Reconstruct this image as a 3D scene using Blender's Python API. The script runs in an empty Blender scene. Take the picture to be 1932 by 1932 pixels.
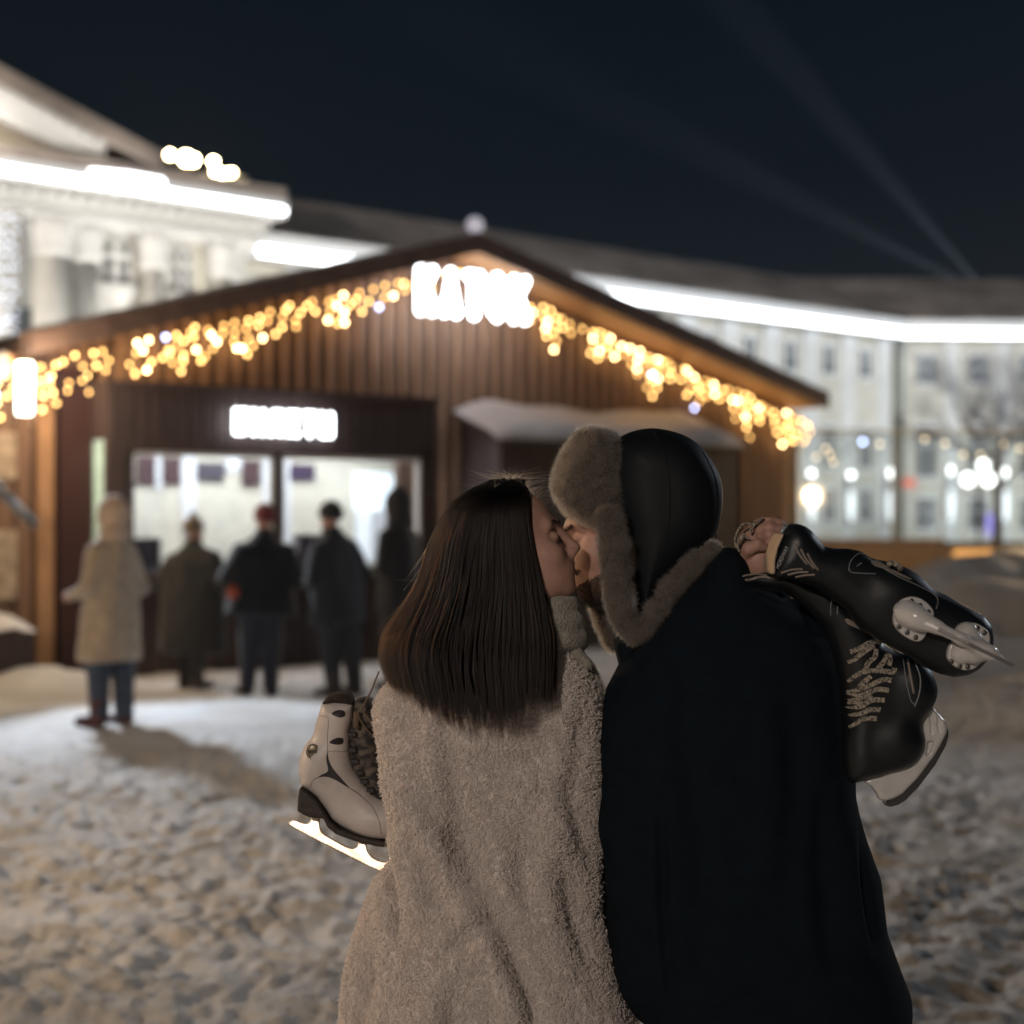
import bpy, math, random
import numpy as np
from mathutils import Vector, Matrix
R = math.radians
sc = bpy.context.scene
COL = sc.collection
rng = np.random.default_rng(7)
random.seed(7)

# ---------------------------------------------------------------- camera
F = 2817.5            # focal length in the 1932-pixel measuring frame of the photograph
CX, CY, EYE = 966.0, 980.0, 1.62
cd = bpy.data.cameras.new('camera')
cam = bpy.data.objects.new('camera', cd)
COL.objects.link(cam)
cam.location = (0, 0, EYE)
cam.rotation_euler = (R(90), 0, 0)
cd.lens = 35.0
cd.sensor_width = 24.0
cd.shift_y = 14.0 / 1932.0
cd.clip_start = 0.05
cd.clip_end = 800
cd.dof.use_dof = True
cd.dof.focus_distance = 2.60
cd.dof.aperture_fstop = 1.42
cd.dof.aperture_blades = 9
sc.camera = cam

# ---------------------------------------------------------------- world, lamps, exposure
world = bpy.data.worlds.new('World')
sc.world = world
world.use_nodes = True
wn = world.node_tree
bg = wn.nodes['Background']
tc = wn.nodes.new('ShaderNodeTexCoord')
sep = wn.nodes.new('ShaderNodeSeparateXYZ')
ramp = wn.nodes.new('ShaderNodeValToRGB')
wn.links.new(tc.outputs['Generated'], sep.inputs[0])
wn.links.new(sep.outputs['Z'], ramp.inputs[0])
wn.links.new(ramp.outputs[0], bg.inputs[0])
el = ramp.color_ramp.elements
el[0].position = 0.0
el[0].color = (0.012, 0.017, 0.024, 1)
el[1].position = 0.55
el[1].color = (0.0008, 0.0044, 0.0080, 1)
e2 = ramp.color_ramp.elements.new(0.22)
e2.color = (0.0026, 0.0066, 0.0112, 1)
bg.inputs[1].default_value = 1.0

sc.view_settings.view_transform = 'Standard'
sc.view_settings.look = 'None'
sc.view_settings.exposure = 0.0
sc.view_settings.gamma = 1.0
sc.view_settings.use_curve_mapping = False
sc.render.engine = 'CYCLES'
sc.cycles.use_denoising = True
sc.cycles.denoiser = 'OPENIMAGEDENOISE'
sc.cycles.use_light_tree = True
sc.cycles.max_bounces = 5
sc.cycles.diffuse_bounces = 3
sc.cycles.glossy_bounces = 3
sc.cycles.transmission_bounces = 4
sc.cycles.transparent_max_bounces = 8
sc.cycles.caustics_reflective = False
sc.cycles.caustics_refractive = False
sc.cycles.sample_clamp_indirect = 3.0
sc.cycles.use_adaptive_sampling = False


def lamp(name, kind, loc, energy, color, size=0.3, target=None, spot=None, blend=0.6, sizey=None):
    l = bpy.data.lights.new(name, kind)
    l.energy = energy
    l.color = color
    if kind == 'AREA':
        l.size = size
        if sizey:
            l.shape = 'RECTANGLE'
            l.size_y = sizey
    else:
        l.shadow_soft_size = size
    if kind == 'SPOT':
        l.spot_size = R(spot)
        l.spot_blend = blend
    o = bpy.data.objects.new(name, l)
    COL.objects.link(o)
    o.location = loc
    if target is not None:
        d = Vector(target) - Vector(loc)
        o.rotation_euler = d.to_track_quat('-Z', 'Y').to_euler()
    return o


WARM = (1.0, 0.72, 0.44)
# street lamp left of the frame, and a fill lamp added behind the photographer
lamp('street_lamp_light_left', 'POINT', (-6.4, 4.3, 3.3), 880, (1.0, 0.72, 0.45), 0.16)
lamp('fill_lamp_light_back', 'POINT', (-2.2, -3.6, 3.75), 640, (1.0, 0.87, 0.76), 0.14)


# ---------------------------------------------------------------- helpers
def link(o, parent=None):
    COL.objects.link(o)
    if parent is not None:
        o.parent = parent
    return o


def tag(o, label=None, cat=None, group=None, kind=None):
    if label:
        o['label'] = label
    if cat:
        o['category'] = cat
    if group:
        o['group'] = group
    if kind:
        o['kind'] = kind
    return o


def empty(name, loc, rz=0, label=None, cat=None, group=None, kind=None):
    o = bpy.data.objects.new(name, None)
    o.location = loc
    o.rotation_euler = (0, 0, rz)
    o.empty_display_size = 0.2
    COL.objects.link(o)
    return tag(o, label, cat, group, kind)


def mesh_data(name, verts, faces, mat=None, smooth=False):
    me = bpy.data.meshes.new(name)
    verts = np.asarray(verts, dtype=np.float64)
    if isinstance(faces, np.ndarray) and faces.ndim == 2:
        nf, k = faces.shape
        me.vertices.add(len(verts))
        me.vertices.foreach_set('co', verts.ravel())
        me.loops.add(nf * k)
        me.loops.foreach_set('vertex_index', faces.ravel().astype(np.int32))
        me.polygons.add(nf)
        me.polygons.foreach_set('loop_start', np.arange(0, nf * k, k, dtype=np.int32))
        me.polygons.foreach_set('loop_total', np.full(nf, k, dtype=np.int32))
        me.update(calc_edges=True)
    else:
        me.from_pydata([tuple(v) for v in verts], [], [tuple(f) for f in faces])
        me.update()
    if smooth:
        me.polygons.foreach_set('use_smooth', np.ones(len(me.polygons), dtype=bool))
    if mat:
        me.materials.append(mat)
    return me


def mobj(name, verts, faces, mat, parent=None, smooth=False, loc=None):
    o = bpy.data.objects.new(name, mesh_data(name, verts, faces, mat, smooth))
    if loc is not None:
        o.location = loc
    return link(o, parent)


class MB:
    """collects boxes, prisms and tubes into one mesh"""
    def __init__(s):
        s.v = []
        s.f = []

    def box(s, x0, x1, y0, y1, z0, z1):
        b = len(s.v)
        s.v += [(x0, y0, z0), (x1, y0, z0), (x1, y1, z0), (x0, y1, z0), (x0, y0, z1), (x1, y0, z1), (x1, y1, z1), (x0, y1, z1)]
        s.f += [(b, b+3, b+2, b+1), (b+4, b+5, b+6, b+7), (b, b+1, b+5, b+4), (b+1, b+2, b+6, b+5), (b+2, b+3, b+7, b+6), (b+3, b, b+4, b+7)]
        return s

    def hexa(s, p):
        b = len(s.v)
        s.v += list(p)
        s.f += [(b, b+3, b+2, b+1), (b+4, b+5, b+6, b+7), (b, b+1, b+5, b+4), (b+1, b+2, b+6, b+5), (b+2, b+3, b+7, b+6), (b+3, b, b+4, b+7)]
        return s

    def prism_xz(s, pts, y0, y1):
        """polygon in x,z extruded along y"""
        n = len(pts)
        b = len(s.v)
        s.v += [(x, y0, z) for x, z in pts] + [(x, y1, z) for x, z in pts]
        s.f.append(tuple(range(b, b+n)))
        s.f.append(tuple(range(b+2*n-1, b+n-1, -1)))
        for i in range(n):
            j = (i+1) % n
            s.f.append((b+j, b+i, b+n+i, b+n+j))
        return s

    def tube(s, pts, r, n=8, r2=None, closed=False):
        pts = [Vector(p) for p in pts]
        m = len(pts)
        b = len(s.v)
        up = Vector((0.13, 0.21, 0.97))
        for i, p in enumerate(pts):
            a = pts[i-1] if (i > 0 or closed) else p
            c = pts[(i+1) % m] if (i < m-1 or closed) else p
            t = (c-a).normalized()
            u = t.cross(up)
            if u.length < 1e-3:
                u = t.cross(Vector((1, 0, 0)))
            u.normalize()
            w = t.cross(u)
            rr = r[i] if isinstance(r, (list, tuple)) else (r if r2 is None else r + (r2-r)*i/(m-1))
            for k in range(n):
                an = 2*math.pi*k/n
                s.v.append(tuple(p + (u*math.cos(an) + w*math.sin(an))*rr))
        for i in range(m if closed else m-1):
            i2 = (i+1) % m
            for k in range(n):
                k2 = (k+1) % n
                s.f.append((b+i*n+k, b+i*n+k2, b+i2*n+k2, b+i2*n+k))
        if not closed:
            s.f.append(tuple(b+k for k in range(n-1, -1, -1)))
            s.f.append(tuple(b+(m-1)*n+k for k in range(n)))
        return s

    def ball(s, c, r, n=10, m=7, sx=1, sy=1, sz=1):
        b = len(s.v)
        for i in range(1, m):
            th = math.pi*i/m
            for k in range(n):
                ph = 2*math.pi*k/n
                s.v.append((c[0]+sx*r*math.sin(th)*math.cos(ph), c[1]+sy*r*math.sin(th)*math.sin(ph), c[2]+sz*r*math.cos(th)))
        s.v += [(c[0], c[1], c[2]+r*sz), (c[0], c[1], c[2]-r*sz)]
        t, bo = len(s.v)-2, len(s.v)-1
        for k in range(n):
            k2 = (k+1) % n
            s.f.append((t, b+k, b+k2))
            s.f.append((bo, b+(m-2)*n+k2, b+(m-2)*n+k))
            for i in range(m-2):
                s.f.append((b+i*n+k, b+(i+1)*n+k, b+(i+1)*n+k2, b+i*n+k2))
        return s

    def build(s, name, mat, parent=None, smooth=False):
        return mobj(name, s.v, s.f, mat, parent, smooth)


def box(name, mat, parent, *a):
    return MB().box(*a).build(name, mat, parent)


# ---- materials
def mat(name, col, rough=0.6, metal=0.0, var=0.0, vscale=20, vcol=None, bump=0.0, bscale=60, emit=None, estr=0.0,
        stretch=None, bdist=0.01, sheen=0.0, coat=0.0, spec=0.5, detail=6):
    m = bpy.data.materials.new(name)
    m.use_nodes = True
    nt = m.node_tree
    p = nt.nodes['Principled BSDF']
    p.inputs['Base Color'].default_value = (*col, 1)
    p.inputs['Roughness'].default_value = rough
    p.inputs['Metallic'].default_value = metal
    p.inputs['Specular IOR Level'].default_value = spec
    if sheen:
        p.inputs['Sheen Weight'].default_value = sheen
        p.inputs['Sheen Roughness'].default_value = 0.5
    if coat:
        p.inputs['Coat Weight'].default_value = coat
        p.inputs['Coat Roughness'].default_value = 0.15
    if emit:
        p.inputs['Emission Color'].default_value = (*emit, 1)
        p.inputs['Emission Strength'].default_value = estr
    if var or bump:
        t = nt.nodes.new('ShaderNodeTexCoord')
        mp = nt.nodes.new('ShaderNodeMapping')
        nt.links.new(t.outputs['Object'], mp.inputs[0])
        if stretch:
            mp.inputs['Scale'].default_value = stretch
    if var:
        n = nt.nodes.new('ShaderNodeTexNoise')
        n.inputs['Scale'].default_value = vscale
        n.inputs['Detail'].default_value = detail
        nt.links.new(mp.outputs[0], n.inputs['Vector'])
        mx = nt.nodes.new('ShaderNodeMix')
        mx.data_type = 'RGBA'
        c2 = vcol or tuple(c*(1-var) for c in col)
        mx.inputs[6].default_value = (*col, 1)
        mx.inputs[7].default_value = (*c2, 1)
        rp = nt.nodes.new('ShaderNodeMapRange')
        rp.inputs[1].default_value = 0.38
        rp.inputs[2].default_value = 0.64
        nt.links.new(n.outputs[0], rp.inputs[0])
        nt.links.new(rp.outputs[0], mx.inputs[0])
        nt.links.new(mx.outputs[2], p.inputs['Base Color'])
    if bump:
        n2 = nt.nodes.new('ShaderNodeTexNoise')
        n2.inputs['Scale'].default_value = bscale
        n2.inputs['Detail'].default_value = 5
        nt.links.new(mp.outputs[0], n2.inputs['Vector'])
        b = nt.nodes.new('ShaderNodeBump')
        b.inputs['Strength'].default_value = bump
        b.inputs['Distance'].default_value = bdist
        nt.links.new(n2.outputs[0], b.inputs['Height'])
        nt.links.new(b.outputs[0], p.inputs['Normal'])
    return m


def glass_mat(name, tint=(1, 1, 1), refl=0.12, rough=0.03):
    """thin pane: mostly clear with a weak reflection"""
    m = bpy.data.materials.new(name)
    m.use_nodes = True
    nt = m.node_tree
    nt.nodes.remove(nt.nodes['Principled BSDF'])
    tr = nt.nodes.new('ShaderNodeBsdfTransparent')
    tr.inputs[0].default_value = (*tint, 1)
    gl = nt.nodes.new('ShaderNodeBsdfGlossy')
    gl.inputs['Roughness'].default_value = rough
    mx = nt.nodes.new('ShaderNodeMixShader')
    mx.inputs[0].default_value = refl
    nt.links.new(tr.outputs[0], mx.inputs[1])
    nt.links.new(gl.outputs[0], mx.inputs[2])
    nt.links.new(mx.outputs[0], nt.nodes['Material Output'].inputs[0])
    return m


class Frame:
    """a facade's own frame: origin on the ground, x along it, y away from the street"""
    def __init__(s, px, Z, ang):
        s.O = np.array([(px-CX)/F*Z, Z, 0.0])
        s.a = R(ang)
        s.u = np.array([math.cos(s.a), math.sin(s.a), 0])
        s.n = np.array([-math.sin(s.a), math.cos(s.a), 0])

    def at(s, x, y, d=0.0):
        """where the sight line of a measured picture point meets the plane at depth d: (along, height)"""
        P = s.O + s.n*d
        rx = (x-CX)/F
        # P.xy + t*u = Z*(rx,1)
        t = (rx*P[1]-P[0])/(s.u[0]-rx*s.u[1])
        Z = P[1]+t*s.u[1]
        return t, EYE + (CY-y)/F*Z

    def s_(s, x, d=0.0):
        return s.at(x, 900, d)[0]

    def z_(s, x, y, d=0.0):
        return s.at(x, y, d)[1]

    def world(s, sx, d, z):
        return s.O + s.u*sx + s.n*d + np.array([0, 0, z])


def W(x, y, Y):
    """measured picture point at distance Y -> world"""
    return np.array([(x-CX)/F*Y, Y, EYE + (CY-y)/F*Y])


# ---- value noise for geometry
def _hash(ix, iy, iz, seed):
    h = (ix*374761393 + iy*668265263 + iz*2147483647 + seed*974711) & 0x7fffffff
    h = ((h ^ (h >> 13))*1274126177) & 0x7fffffff
    h = h ^ (h >> 16)
    return (h & 0xffff)/65535.0


def vnoise(x, y, z, seed=0):
    ix, iy, iz = np.floor(x).astype(np.int64), np.floor(y).astype(np.int64), np.floor(z).astype(np.int64)
    fx, fy, fz = x-ix, y-iy, z-iz
    fx, fy, fz = fx*fx*(3-2*fx), fy*fy*(3-2*fy), fz*fz*(3-2*fz)
    r = 0
    for dx in (0, 1):
        wx = fx if dx else 1-fx
        for dy in (0, 1):
            wy = fy if dy else 1-fy
            for dz in (0, 1):
                wz = fz if dz else 1-fz
                r = r + wx*wy*wz*_hash(ix+dx, iy+dy, iz+dz, seed)
    return r*2-1


def fbm(x, y, z, seed=0, oct=3):
    r = 0
    a = 1.0
    f = 1.0
    for i in range(oct):
        r = r + a*vnoise(x*f, y*f, z*f, seed+i*17)
        a *= 0.5
        f *= 2.03
    return r


# ---------------------------------------------------------------- the ground
M = {}


def snow_material():
    m = mat('trodden_snow', (0.62, 0.61, 0.61), 0.75, var=0.5, vscale=1.3, vcol=(0.48, 0.45, 0.42), bump=0.7, bscale=30, bdist=0.02)
    nt = m.node_tree
    return m


M['snow'] = snow_material()
M['clean_snow'] = mat('clean_snow', (0.60, 0.60, 0.64), 0.7, var=0.15, vscale=8, bump=0.5, bscale=18)


def spaced(lo, a, b, hi, fine, grow):
    mid = list(np.arange(a, b+1e-6, fine))
    left, right = [], []
    st, p = fine, a
    while p > lo:
        st *= grow
        p -= st
        left.append(max(p, lo))
    st, p = fine, b
    while p < hi:
        st *= grow
        p += st
        right.append(min(p, hi))
    return np.array(left[::-1]+mid+right)


MOUNDS = [  # x, y, radius x, radius y, height
    (7.4, 20.0, 3.2, 3.0, 0.95), (4.9, 17.5, 2.0, 2.2, 0.50), (9.5, 17.0, 3.0, 2.6, 0.75), (5.6, 13.4, 1.6, 1.2, 0.20),
    (-5.5, 14.3, 0.9, 0.7, 0.24), (-4.35, 14.1, 0.55, 0.5, 0.2), (-6.8, 13.4, 1.1, 0.7, 0.18), (-5.2, 13.1, 0.7, 0.45, 0.12),
]


def ground_h(x, y):
    z = np.zeros_like(x)
    for mx, my, rx, ry, h in MOUNDS:
        g = np.exp(-((x-mx)/rx)**2-((y-my)/ry)**2)
        z = z+g*h*(1+0.25*vnoise(x*1.7, y*1.7, x*0, 5))
    near = 1/(1+np.exp(((np.abs(y-9))-9)/1.5))
    o = x*0
    wx, wy = x+0.08*vnoise(x*3, y*3, o, 11), y+0.08*vnoise(x*3, y*3, o, 12)
    rough = 0.024*fbm(x*1.1, y*1.1, o, 1, 2) + 0.016*vnoise(wx*6.3, wy*5.3, o, 31) + 0.012*vnoise(wx*17, wy*15.5, o, 9)+0.007*vnoise(wx*34, wy*31, o, 19)
    lumps = np.maximum(0, vnoise(wx*20, wy*17, o, 77)-0.25)*0.034
    dents = -np.clip(vnoise(wx*12.7+3, wy*8.6, o, 55)-0.2, 0, 0.22)*0.10
    # wheel and sledge tracks to the lower right
    tr = np.sin((x*0.86-y*0.50)*17 + 1.5*vnoise(x*0.9, y*0.9, o, 4))*0.020*np.exp(-((x-2.3)/0.9)**2)*np.exp(-((y-5.2)/1.3)**2)
    # the smoother, swept strip before the ticket window
    sm = 1-0.72*np.exp(-((y-12.6)/1.9)**2)*np.exp(-((x+1.6)/4.2)**2)
    return z + near*sm*(rough+lumps+dents) + tr


gx = spaced(-150, -3.9, 4.2, 150, 0.019, 1.06)
gy = spaced(-60, 4.3, 8.6, 260, 0.019, 1.022)
GX, GY = np.meshgrid(gx, gy, indexing='ij')
GZ = ground_h(GX, GY)
nx, ny = GX.shape
idx = np.arange(nx*ny).reshape(nx, ny)
q = np.stack([idx[:-1, :-1], idx[1:, :-1], idx[1:, 1:], idx[:-1, 1:]], -1).reshape(-1, 4)
gr = mobj('snowy_ground', np.stack([GX, GY, GZ], -1).reshape(-1, 3), q, M['snow'], smooth=True)
tag(gr, kind='structure')

# ---------------------------------------------------------------- the wooden rink pavilion
HUT = Frame(90, 15.6, 35)
M['plank'] = mat('brown_planks', (0.185, 0.110, 0.075), 0.62, var=0.45, vscale=3.0, stretch=(6, 6, 0.5), bump=0.4, bscale=30)
M['plank2'] = mat('brown_planks_light', (0.215, 0.126, 0.084), 0.62, var=0.4, vscale=3.0, stretch=(6, 6, 0.5), bump=0.4, bscale=30)
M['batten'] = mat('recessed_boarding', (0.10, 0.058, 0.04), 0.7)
M['light_batten'] = mat('light_battens', (0.40, 0.245, 0.16), 0.6, var=0.35, vscale=3.0, stretch=(6, 6, 0.5), bump=0.3, bscale=30)
M['dark_wood'] = mat('dark_stained_wood', (0.058, 0.036, 0.034), 0.6, var=0.4, vscale=3, stretch=(6, 6, 0.5), bump=0.3, bscale=30)
M['roof_edge'] = mat('dark_roof_edge', (0.13, 0.085, 0.075), 0.6, var=0.3, vscale=4)
M['soffit'] = mat('pine_soffit', (0.42, 0.24, 0.13), 0.6, var=0.3, vscale=3, stretch=(1, 8, 1))
M['red_post'] = mat('dark_red_post', (0.042, 0.014, 0.011), 0.5)
M['bulb'] = mat('warm_bulb', (1, 0.8, 0.4), 0.4, emit=(1.0, 0.58, 0.19), estr=13)
M['bulb_low'] = mat('dim_warm_bulb', (1, 0.8, 0.4), 0.4, emit=(1.0, 0.56, 0.17), estr=7.5)
M['bulb_hot'] = mat('bright_bulb', (1, 0.9, 0.6), 0.4, emit=(1.0, 0.66, 0.30), estr=30)
M['bulb_cool'] = mat('cool_bulb', (0.8, 0.9, 1), 0.4, emit=(0.55, 0.62, 1.0), estr=16)
M['wire'] = mat('cable', (0.03, 0.02, 0.015), 0.5)
M['sign'] = mat('lit_letter', (0.9, 0.95, 1), 0.4, emit=(0.92, 0.96, 1.0), estr=10)
M['white_paint'] = mat('white_paint', (0.78, 0.78, 0.78), 0.5)
M['pane'] = glass_mat('window_glass')

hut = empty('wooden_pavilion', HUT.O, HUT.a, 'large gabled pavilion clad in vertical brown planks with glowing letters under its ridge', 'pavilion')
OV = -0.75     # overhang of the roof in front of the facade
sL = HUT.at(40, 632, OV)
sA = HUT.at(905, 441, OV)
sR = HUT.at(1565, 742, OV)
THK = 0.17
WID = HUT.s_(1497)
DEEP = 7.5


def roof_z(s):
    """top of the roof above position s along the facade"""
    if s < sA[0]:
        return sL[1]+(sA[1]-sL[1])*(s-sL[0])/(sA[0]-sL[0])
    return sA[1]+(sR[1]-sA[1])*(s-sA[0])/(sR[0]-sA[0])


# roof slabs with plank soffit and fascia
for a, b, nm in ((sL, sA, 0), (sA, sR, 1)):
    t = THK
    MB().hexa([(a[0], OV+0.04, a[1]-t), (b[0], OV+0.04, b[1]-t), (b[0], DEEP, b[1]-t), (a[0], DEEP, a[1]-t),
               (a[0], OV+0.04, a[1]), (b[0], OV+0.04, b[1]), (b[0], DEEP, b[1]), (a[0], DEEP, a[1])]).build('roof', M['roof_edge'], hut)
    MB().hexa([(a[0]+(0 if nm else 0), OV, a[1]-t-0.05), (b[0], OV, b[1]-t-0.05), (b[0], OV+0.037, b[1]-t-0.05), (a[0], OV+0.037, a[1]-t-0.05),
               (a[0], OV, a[1]+0.012), (b[0], OV, b[1]+0.012), (b[0], OV+0.037, b[1]+0.012), (a[0], OV+0.037, a[1]+0.012)]).build('barge_board', M['roof_edge'], hut)
    n = 4
    for k in range(n):   # soffit boards run along the rake
        d0 = OV+0.05+(0-OV-0.06)*k/n
        d1 = OV+0.05+(0-OV-0.06)*(k+1)/n-0.012
        MB().hexa([(a[0], d0, a[1]-t-0.022), (b[0], d0, b[1]-t-0.022), (b[0], d1, b[1]-t-0.022), (a[0], d1, a[1]-t-0.022),
                   (a[0], d0, a[1]-t-0.003), (b[0], d0, b[1]-t-0.003), (b[0], d1, b[1]-t-0.003), (a[0], d1, a[1]-t-0.003)]).build('soffit_board', M['soffit'], hut)
    # snow on the roof
    n = 40
    v, f = [], []
    for i in range(n+1):
        w = i/n
        s = a[0]+(b[0]-a[0])*w
        z = a[1]+(b[1]-a[1])*w+0.014
        h = 0.035+0.02*random.random()
        if w < 0.03 or w > 0.97:
            h *= 0.4
        for (d, hh) in ((OV+0.05, 0.0), (OV+0.07, h*0.8), (OV+0.3, h), (DEEP, h+0.05)):
            v.append((s, d, z+hh))
    for i in range(n):
        for j in range(3):
            f.append((i*4+j, (i+1)*4+j, (i+1)*4+j+1, i*4+j+1))
    mobj('roof_snow', v, f, M['clean_snow'], hut, True)

# openings: ticket booth and porch
BD = -0.65            # booth front plane
bs0, bs1 = HUT.s_(203, BD), HUT.s_(822, BD)
bz = HUT.z_(203, 728, BD)
PD = -0.92            # porch front plane
ps0, ps1 = HUT.s_(950, PD), HUT.s_(1396, PD)
pz0 = HUT.z_(1170, 832, PD)
pz1 = HUT.z_(1170, 792, 0)

# backing wall behind the planks (in pieces round the ticket room opening)
wz0 = 0.95
for a, b, z0, z1 in ((0, bs0+0.1, 0, None), (bs0+0.1, bs1-0.1, 2.9, None), (bs1-0.1, WID, 0, None), (bs0+0.1, bs1-0.1, 0, wz0)):
    if z1 is not None:
        box('wall_backing', M['batten'], hut, a, b, 0.045, 0.16, z0, z1)
        continue
    pts = [(a, z0), (b, z0), (b, roof_z(b)-THK-0.02)]
    if a < sA[0] < b:
        pts.append((sA[0], sA[1]-THK-0.02))
    pts.append((a, roof_z(a)-THK-0.02))
    MB().prism_xz(pts, 0.045, 0.16).build('wall_backing', M['batten'], hut)
s = 0.02
k = 0
PW = 0.132
while s+PW < WID:
    z0 = 0.0
    if bs0 < s+PW/2 < bs1:
        z0 = bz-0.1
    c = s+PW/2
    zt0, zt1 = roof_z(s)-THK-0.03, roof_z(s+PW)-THK-0.03
    dd = 0.006*random.random()
    MB().prism_xz([(s, z0), (s+PW, z0), (s+PW, zt1), (s, zt0)], dd+0.018, 0.043).build('plank', M['plank'] if random.random() < 0.6 else M['plank2'], hut)
    w2 = 0.052
    zb2, zt2 = z0, min(roof_z(s+PW+0.006), roof_z(s+PW+0.006+w2))-THK-0.035
    if s+PW+0.006+w2 < WID:
        box('batten', M['light_batten'], hut, s+PW+0.006, s+PW+0.006+w2, -0.014, 0.0425, zb2, zt2)
    s += 0.196
    k += 1
# side and rear walls
box('side_wall', M['plank'], hut, -0.1, -0.003, 0.0, DEEP-0.3, 0, roof_z(0)-THK-0.06)
box('side_wall', M['plank'], hut, WID+0.003, WID+0.1, 0.0, DEEP-0.3, 0, roof_z(WID)-THK-0.06)
MB().prism_xz([(0, 0), (WID, 0), (WID, roof_z(WID)-0.3), (sA[0], sA[1]-0.3), (0, roof_z(0)-0.3)], DEEP-0.3, DEEP-0.2).build('rear_wall', M['plank'], hut)
# red post by the left corner and pale corner post
cp = HUT.s_(140, -0.1)
box('corner_post', M['red_post'], hut, cp-0.17, cp+0.16, -0.16, -0.01, 0, roof_z(cp)-0.45)
cp = HUT.s_(86, -0.1)
box('corner_post', M['soffit'], hut, cp-0.08, cp+0.08, -0.12, -0.003, 0, roof_z(cp)-0.35)
# finial globe
gl = MB().ball((sA[0], OV+0.1, sA[1]+0.12), 0.105, 14, 9).build('finial_globe', mat('frosted_globe', (0.7, 0.7, 0.78), 0.3, emit=(0.75, 0.74, 0.9), estr=0.42), hut, True)
MB().tube([(sA[0], OV+0.1, sA[1]-0.02), (sA[0], OV+0.1, sA[1]+0.04)], 0.05, 8).build('finial_base', M['roof_edge'], hut)

# ---- ticket booth
D0, D1 = BD, 3.0
ws0, ws1 = HUT.s_(238, BD), HUT.s_(795, BD)
wzt = HUT.z_(500, 857, BD)
wzb = 1.06
# the booth's front boards, each one a piece
s = bs0
while s < bs1-0.02:
    e = min(s+0.135, bs1)
    dd = 0.005*random.random()
    box('booth_board', M['dark_wood'], hut, s, e, BD+dd, BD+0.04, wzt+0.10, bz)
    if e > ws0+0.1:
        box('booth_board', M['dark_wood'], hut, s, e, BD+dd, BD+0.04, 0.0, wzb-0.05)
    else:
        box('booth_board', M['dark_wood'], hut, s, e, BD+dd, BD+0.04, 0.0, wzt+0.09)
    s += 0.15
box('booth_front_backing', M['dark_wood'], hut, bs0, bs1, BD+0.042, BD+0.07, wzt+0.10, bz)
box('booth_front_backing', M['dark_wood'], hut, bs0, bs1, BD+0.042, BD+0.07, 0.0, wzb-0.05)
box('booth_jamb', M['dark_wood'], hut, bs0, ws0, BD-0.01, BD+0.12, wzb-0.05, wzt+0.10)
box('booth_jamb', M['dark_wood'], hut, ws1, bs1, BD-0.01, BD+0.12, 0, wzt+0.10)
box('booth_top', M['dark_wood'], hut, bs0-0.04, bs1+0.04, BD-0.05, 0.0, bz, bz+0.06)
box('window_sill', M['dark_wood'], hut, ws0-0.05, ws1+0.05, BD-0.14, BD+0.10, wzb-0.048, wzb)
box('window_lintel', M['dark_wood'], hut, ws0, ws1, BD-0.012, BD+0.10, wzt, wzt+0.097)
sm = HUT.s_(525, BD)
box('window_mullion', M['dark_wood'], hut, sm-0.045, sm+0.045, BD, BD+0.09, wzb+0.001, wzt-0.001)
for a, b in ((ws0, sm-0.047), (sm+0.047, ws1)):
    fr = MB()
    fr.box(a, b, BD+0.02, BD+0.06, wzt-0.045, wzt-0.002)
    fr.box(a, a+0.045, BD+0.02, BD+0.06, wzb+0.002, wzt-0.046)
    fr.box(b-0.045, b, BD+0.02, BD+0.06, wzb+0.002, wzt-0.046)
    w = fr.build('window_frame', M['white_paint'], hut)
    box('pane', M['pane'], w, a+0.046, b-0.046, BD+0.037, BD+0.041, wzb+0.003, wzt-0.047)
# glazed left side of the booth
box('booth_side', M['dark_wood'], hut, bs0, bs0+0.05, BD+0.125, 0.0, 0, 1.0)
box('booth_side', M['dark_wood'], hut, bs0, bs0+0.05, BD+0.125, 0.0, wzt+0.12, bz-0.001)
sw = box('side_window', glass_mat('greenish_glass', (0.85, 0.9, 0.78), 0.1), hut, bs0+0.02, bs0+0.03, BD+0.125, -0.06, 1.0, wzt+0.12)
# interior
M['cream'] = mat('cream_interior_wall', (0.74, 0.70, 0.60), 0.7, var=0.12, vscale=6)
M['int_white'] = mat('white_interior_trim', (0.80, 0.82, 0.86), 0.5)
RB = 1.25
ri0, ri1 = bs0+0.05, bs1-0.05
box('room_floor', M['dark_wood'], hut, ri0, ri1, BD+0.08, RB, 0.0, 0.04)
box('room_back_wall', M['cream'], hut, ri0-0.6, ri1+1.2, RB, RB+0.06, 0, 2.95)
box('room_ceiling', M['int_white'], hut, ri0-0.6, ri1+1.2, 0.17, RB, 2.80, 2.86)
box('room_side_wall', M['int_white'], hut, ri1+1.1, ri1+1.2, 0.17, RB, 0, 2.80)
box('room_side_wall', M['cream'], hut, ri0-0.6, ri0-0.5, 0.17, RB, 0, 2.80)
M['panel'] = mat('ceiling_panel_light', (1, 1, 1), 0.5, emit=(0.88, 0.95, 1.0), estr=16.0)
for k in range(3):
    c = bs0+(bs1-bs0)*(k+0.5)/3
    box('ceiling_lamp', M['panel'], hut, c-0.55, c+0.55, 0.25, 0.75, 2.765, 2.798)
    box('ceiling_lamp', M['panel'], hut, c-0.55, c+0.55, BD+0.15, BD+0.35, 2.62, 2.65)
M['poster_r'] = mat('dark_red_poster', (0.10, 0.05, 0.055), 0.4, var=0.5, vscale=9)
M['poster_g'] = mat('dark_grey_screen', (0.085, 0.075, 0.095), 0.3)
M['poster_p'] = mat('purple_screen', (0.065, 0.045, 0.085), 0.3)
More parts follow.
